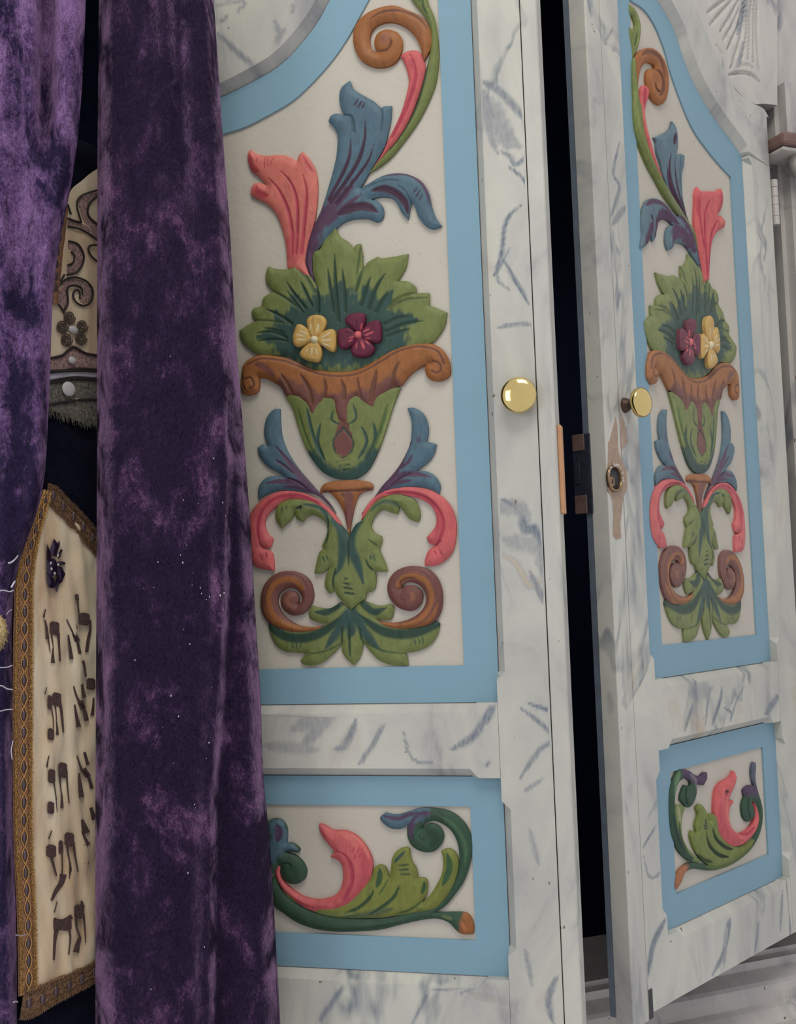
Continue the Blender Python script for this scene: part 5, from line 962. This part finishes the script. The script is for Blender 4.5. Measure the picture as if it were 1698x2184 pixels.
for (x, y) in ((127, 505), (123, 535), (120, 562), (119, 588), (118, 612)):
    B = MB(); q = pm(x, y, .006); B.ell(q, .0032, .0016, .005, 8, 5); B.build('bead', M_BEAD, o)
patch('satin_fold', 'P', '144,490* 143,540 138,580 130,610 120,632* 128,580 134,530 135,495', M_SATIN, .0035, wr=0)
# white loose threads
T = MB()
def thr(pp, r=.0004):
    P_ = smooth(np.array(pp, float), [False]*len(pp), closed=False, n=4); L_2 = []
    for x, y in P_:
        w_ = ray_at(x, y, np.interp(x, [-5, 31, 42, 100], [1.056, 1.070, 1.110, 1.19]))-PM.o; L_2.append((w_ @ PM.t, -(w_ @ PM.n), w_[2]))
    T.tube(L_2, r, 4)
thr([(38, 1185), (33, 1192), (25, 1199), (18, 1201)], .0009); thr([(32, 1240), (28, 1246), (24, 1253)], .0010); thr([(29, 1259), (20, 1262), (8, 1259), (-4, 1261)], .0006); thr([(27, 1419), (15, 1423), (-3, 1424)], .0005)
thr([(27, 1471), (15, 1469), (5, 1463), (-3, 1463)], .0006); thr([(27, 1513), (12, 1514), (-3, 1518)], .0005); thr([(26, 1300), (18, 1305), (14, 1312)], .0003); thr([(84, 1066), (82, 1074), (79, 1080)], .0012)
thr([(60, 1992), (45, 1996), (34, 1994)], .0005); thr([(28, 1580), (24, 1600), (26, 1620)], .0005); thr([(38, 2137), (33, 2136), (28, 2138)], .0007)
T.build('loose_threads', M_THREAD, cov, kind='stuff')
# embroidered letters
def letter(name, crop, parts):
    """parts: ('b', x0,y0,x1,y1) soft-cornered blocks and ('s', 'x,y x,y', w0, w1) tapering strokes"""
    mbx = MB()
    for p in parts:
        if p[0] == 'b':
            x0, y0, x1, y1 = p[1:]; ex = (x1-x0)*.27; ey = (y1-y0)*.15
            loop = [(x0+ex, y0), (x1-ex, y0+ey*.3), (x1, y0+ey), (x1, y1-ey), (x1-ex, y1), (x0+ex, y1-ey*.4), (x0, y1-ey), (x0, y0+ey)]
            vs = [pmc(crop, x, y, .0062) for x, y in loop]; vb_ = [pmc(crop, x, y, .0030) for x, y in loop]; n = len(loop)
            mbx.add(vs+vb_, [tuple(range(n))]+[(i, i+n, (i+1) % n+n, (i+1) % n) for i in range(n)])
        else:
            P, corn = pts(crop, p[1]); P = smooth(P, corn, False, 4) if len(P) > 2 else P; k = CR[crop][2]; n = len(P)
            tg = np.gradient(P, axis=0); tg /= np.linalg.norm(tg, axis=1)[:, None]; nr = np.stack([-tg[:, 1], tg[:, 0]], 1); ws = np.linspace(p[2], p[3], n)*k/2
            vs = []
            for i in range(n):
                for f, h in ((-1, .003), (-.8, .0058), (.8, .0058), (1, .003)): q = P[i]+nr[i]*ws[i]*f; vs.append(pm(q[0], q[1], h))
            fs = [(i*4+j, i*4+j+1, (i+1)*4+j+1, (i+1)*4+j) for i in range(n-1) for j in range(3)]+[(0, 1, 2, 3), ((n-1)*4+3, (n-1)*4+2, (n-1)*4+1, (n-1)*4)]
            mbx.add(vs, fs)
    return mbx.build(name, M_EMB, ivl)
letter('embroidered_letter', 'J', [('b', 772, 618, 922, 838), ('s', '800,830 818,940 828,1040', 34, 14), ('s', '825,1030 822,1140 822,1265', 22, 78), ('s', '905,800 915,960 935,1240', 60, 26)])
letter('embroidered_letter', 'J', [('s', '700,595 722,700 740,895', 16, 60), ('s', '750,880 765,980 782,1100', 26, 12), ('s', '712,430 690,500 680,560', 14, 34)])
letter('embroidered_letter', 'J', [('s', '1035,585 1110,750 1190,900 1240,1120', 16, 60), ('s', '1150,800 1200,930', 90, 90), ('s', '1150,530 1160,620 1180,740', 50, 60), ('s', '1060,830 1080,980 1112,1205', 24, 66)])
letter('embroidered_letter', 'J', [('s', '1190,200 1200,290', 60, 60), ('s', '1205,270 1225,500', 26, 22), ('b', 1222, 485, 1395, 690), ('s', '1400,600 1400,760 1375,880 1345,1095', 40, 60)])
letter('embroidered_letter', 'K', [('b', 608, 418, 712, 585), ('s', '645,570 655,680 660,770', 20, 10), ('s', '658,760 668,840 668,915', 16, 42), ('s', '690,520 715,640 740,885', 54, 18)])
letter('embroidered_letter', 'K', [('b', 553, 448, 605, 625), ('s', '605,610 620,720 625,840', 12, 12), ('b', 555, 835, 632, 980), ('s', '548,360 535,400 522,440', 8, 14)])
letter('embroidered_letter', 'K', [('s', '858,345 900,480 980,620 1010,750', 16, 56), ('s', '930,520 970,610', 74, 74), ('s', '955,325 965,400 985,480', 36, 48), ('s', '870,560 890,690 915,822', 20, 64)])
letter('embroidered_letter', 'K', [('s', '965,50 985,120 1000,240', 40, 20), ('b', 1008, 250, 1110, 395), ('s', '1090,480 1085,600 1075,690', 20, 50)])
letter('embroidered_letter', 'K', [('b', 680, 1232, 782, 1420), ('s', '698,1400 705,1500 718,1600', 22, 12), ('s', '718,1590 722,1680 722,1768', 16, 44), ('s', '775,1330 785,1500 806,1710', 30, 14)])
letter('embroidered_letter', 'K', [('b', 560, 1310, 645, 1482), ('s', '630,1470 645,1580 658,1670', 14, 16), ('b', 552, 1688, 632, 1840), ('s', '655,1665 660,1740 668,1812', 14, 10), ('s', '572,1155 558,1220 548,1292', 12, 26)])
letter('embroidered_letter', 'K', [('s', '898,1155 950,1310 1030,1400 1070,1540', 16, 50), ('s', '970,1310 1030,1400', 70, 70), ('s', '985,1115 1005,1190 1025,1265', 36, 46), ('s', '915,1360 930,1480 948,1642', 24, 70)])
letter('embroidered_letter', 'M', [('b', 752, -50, 862, 120), ('s', '785,100 795,200 818,310', 34, 12), ('s', '815,300 822,400 828,492', 24, 62), ('s', '855,60 880,240 912,415', 30, 12)])
letter('embroidered_letter', 'M', [('b', 540, 92, 655, 250), ('s', '600,240 625,330 660,460', 34, 18), ('b', 682, 42, 738, 212), ('s', '722,200 728,320 724,450', 14, 20), ('s', '740,440 715,540 650,640 600,745', 90, 30), ('s', '605,-70 585,-20 570,30', 12, 18)])
letter('embroidered_letter', 'M', [('s', '955,-60 990,20 1030,100', 16, 60), ('s', '1000,90 1015,200 1010,320', 40, 60)])
letter('embroidered_letter', 'M', [('s', '625,960 720,990 840,930', 40, 60), ('b', 622, 960, 835, 1100), ('s', '655,1090 640,1200 628,1440', 60, 26), ('s', '805,1080 820,1180 800,1375', 30, 18), ('s', '668,755 650,820 632,885', 10, 16)])
letter('embroidered_letter', 'M', [('b', 865, 790, 978, 960), ('s', '950,750 960,820', 20, 60), ('s', '885,950 895,1060 945,1190', 40, 10), ('s', '925,1190 905,1260 885,1350', 40, 78), ('s', '972,900 988,1060 995,1240', 26, 10)])
letter('embroidered_letter', 'K', [('s', '1060,1760 1100,1900', 40, 70), ('s', '955,1900 1000,2060', 30, 110)])
# sequin flower
fl = MB()
def petal(crop, loop, m, parent=None):
    b = MB(); vs = [pmc(crop, x, y, .0080) for x, y in loop]; cx_ = sum(p[0] for p in loop)/len(loop); cy_ = sum(p[1] for p in loop)/len(loop); n = len(loop)
    vs = [pmc(crop, cx_, cy_, .0105)]+vs+[pmc(crop, x, y, .0035) for x, y in loop]
    b.add(vs, [(0, 1+i, 1+(i+1) % n) for i in range(n)]+[(1+i, 1+n+i, 1+n+(i+1) % n, 1+(i+1) % n) for i in range(n)]); return b.build('sequin_petal' if parent else 'sequin_flower', m, parent if parent else ivl)
f0 = petal('N', [(730, 1850), (800, 1820), (870, 1850), (900, 1960), (860, 2080), (780, 2120), (730, 2020)], M_SEQ)
petal('N', [(835, 1518), (880, 1570), (905, 1680), (880, 1800), (820, 1790), (775, 1690)], M_SEQ, f0)
petal('N', [(735, 1600), (772, 1700), (800, 1790), (780, 1850), (726, 1830)], M_SEQ, f0)
petal('N', [(930, 1555), (935, 1630), (905, 1680), (888, 1590)], M_SEQ, f0)
petal('N', [(950, 1680), (975, 1700), (950, 1790), (900, 1840), (905, 1760)], M_SEQ, f0)
petal('N', [(890, 1880), (960, 1870), (1015, 1890), (1010, 1925), (960, 1930), (880, 1930)], M_SEQ, f0)
petal('N', [(880, 1940), (960, 1960), (1015, 2070), (960, 2200), (900, 2100)], M_SEQ, f0)
petal('J', [(728, -140), (830, -60), (870, 60), (830, 112), (760, 92), (735, 0)], M_SEQ, f0)
petal('J', [(870, -60), (930, -20), (925, 50), (880, 172), (850, 100)], M_SEQ, f0)
petal('J', [(860, -120), (930, -140), (965, 0), (930, 40)], M_SEQ, f0)
for (x, y) in ((790, 1900), (900, 1780), (800, 1990), (905, 1925), (850, 2060)):
    b = MB(); b.ell(pmc('N', x, y, .0108), .0014, .001, .0016, 6, 4); b.build('glass_bead', M_PEARL, f0)
# crown embroidery
cw = MB()
def cord(crop, s, r=.0011, closed=False, m=None, name=None):
    P, corn = pts(crop, s); P = smooth(P, corn, closed, 5); cw.tube([pm(x, y, .0042) for x, y in P], r, 5)
for s in ('1140,575 1020,610 940,650 900,710 905,800 950,950* 880,935 790,905', '1140,640 1060,715 1020,820 1050,900 1140,975', '790,1000 930,1030 1050,1095 1140,1165', '800,1170 900,1200 965,1290 975,1400 900,1530 780,1562', '830,1290 870,1350 850,1420 790,1450', '1140,1215 1060,1220 1030,1265 1070,1350 1140,1410',
          '640,1790 720,1650 850,1592 1000,1632 1082,1740 1062,1870 980,1920 890,1885 848,1800 880,1740 930,1760 930,1840', '740,1990 790,1890 785,1720 860,1685 950,1720 960,1790', '610,1850 690,1920 750,2010', '790,740 810,800 830,860', '700,1640 750,1560'):
    cord('U', s)
for s in ('505,800 640,770 700,720 760,680 830,715 900,750 1020,770', '505,930 640,925 760,910 880,905 1020,920', '505,1050 640,1035 760,1010 880,1010 1020,1030', '505,1280 640,1255 760,1238 880,1225 1020,1225', '505,945 760,925 1020,935', '505,1035 760,995 1020,1010'):
    cord('V', s, .0014)
cw.build('embroidered_cord', M_CORD, ivu, label='dark couched cord outlining scrolls and a crown', kind='stuff')
def rosette(cx_, cy_, r):
    b = MB(); pp = []
    for i in range(46):
        a = i*.42; rr = r*(1-i/52); pp.append(pmc('V', cx_+rr*math.cos(a), cy_+rr*math.sin(a)*1.15, .0046))
    b.tube(pp, .00075, 5); b.build('cord_rosette', M_CORD2, ivu)
for c_ in ((720, 375), (645, 470), (690, 605), (840, 590), (850, 465)): rosette(*c_, 62)
lace = [('U', '1140,600 950,660 915,720 930,820 970,940 1040,1010 1140,1110 1140,980 1060,900 1030,820 1060,730 1140,660', M_LACE), ('U', '800,930 960,970 1060,1040 1140,1120 1140,1150 950,1030 790,990', M_LACE), ('U', '790,1190 900,1215 955,1300 960,1400 890,1510 780,1540 790,1450 850,1430 870,1350 820,1280 790,1270', M_LACE),
        ('U', '650,1800 730,1660 850,1610 990,1650 1065,1745 1045,1860 980,1900 930,1870 950,1790 960,1740 870,1690 790,1710 780,1860 740,1960 690,1900', M_LACE), ('V', '505,815 640,785 760,695 900,765 1020,785 1020,905 760,900 505,915', M_LACE), ('V', '505,1055 760,1020 1020,1040 1020,1220 760,1230 505,1275', M_LACED), ('V', '505,1290 760,1245 1020,1235 1020,1480 900,1475 780,1440 650,1380 505,1330', M_LACED)]
for c_, s_, m_ in lace: patch('lace_inlay', c_, s_, m_, .0022, ivu, wr=.0003)
patch('silver_band', 'V', '505,960 760,940 1020,945 1020,1000 760,990 505,1020', M_THREAD, .0022, ivu, wr=.0003)
for (x, y, rx, rz, m_) in ((760, 500, 36, 40, M_PEARL), (748, 818, 30, 38, M_PEARL), (712, 1115, 52, 75, M_PEARL)):
    q = pmc('V', x, y, .0055); k = 240/1165/2500*1.25
    b = MB(); b.ell(q, rx*k*1.7, .0025, rz*k, 14, 8); b.build('pearl', m_, ivu)
F = MB(); random.seed(5)
for i in range(110):
    x = random.uniform(505, 1015); y = 1330+(x-505)/500*150+random.uniform(-30, 10); p0_ = pmc('V', x, y, .004); F.tube([p0_, (p0_[0]+random.uniform(-.002, .002), p0_[1]-.001, p0_[2]-random.uniform(.004, .010))], .0003, 3)
F.build('fringe', M_LACED, cov, kind='stuff')
# dark layer under the crown panel
patch('black_velvet_band', 'P', '96,1060 100,960 104,905 135,905 160,925 190,940 214,940 214,1170 190,1145 150,1105 120,1060', M_NAVY, .0030, cov, wr=.0004)

# gold tassel at the far left
M_TAS = simple('dull_gold_tassel', srgb(176, 152, 104), .5, .1, .4, 500, .8)
ts_ = thing('gold_tassel', 'gold thread tassel hanging at the left edge over the purple velvet', 'tassel', tuple(ray_at(-6, 1345, 1.062)))
b = MB(); b.ell((0, 0, 0), .0085, .006, .0145, 14, 10); hd_ = b.build('tassel_head', M_TAS, ts_)
b = MB(); random.seed(2)
for i in range(150):
    a = random.uniform(0, 6.28); z = random.uniform(-1, 1); r_ = math.sqrt(1-z*z); p = Vector((.0085*r_*math.cos(a), .006*r_*math.sin(a), .0145*z)); q = p*random.uniform(1.08, 1.3)+Vector((0, 0, -.0018))
    b.tube([p, q], [.0005, .0002], 3)
b.build('tassel_threads', M_TAS, ts_, kind='stuff')
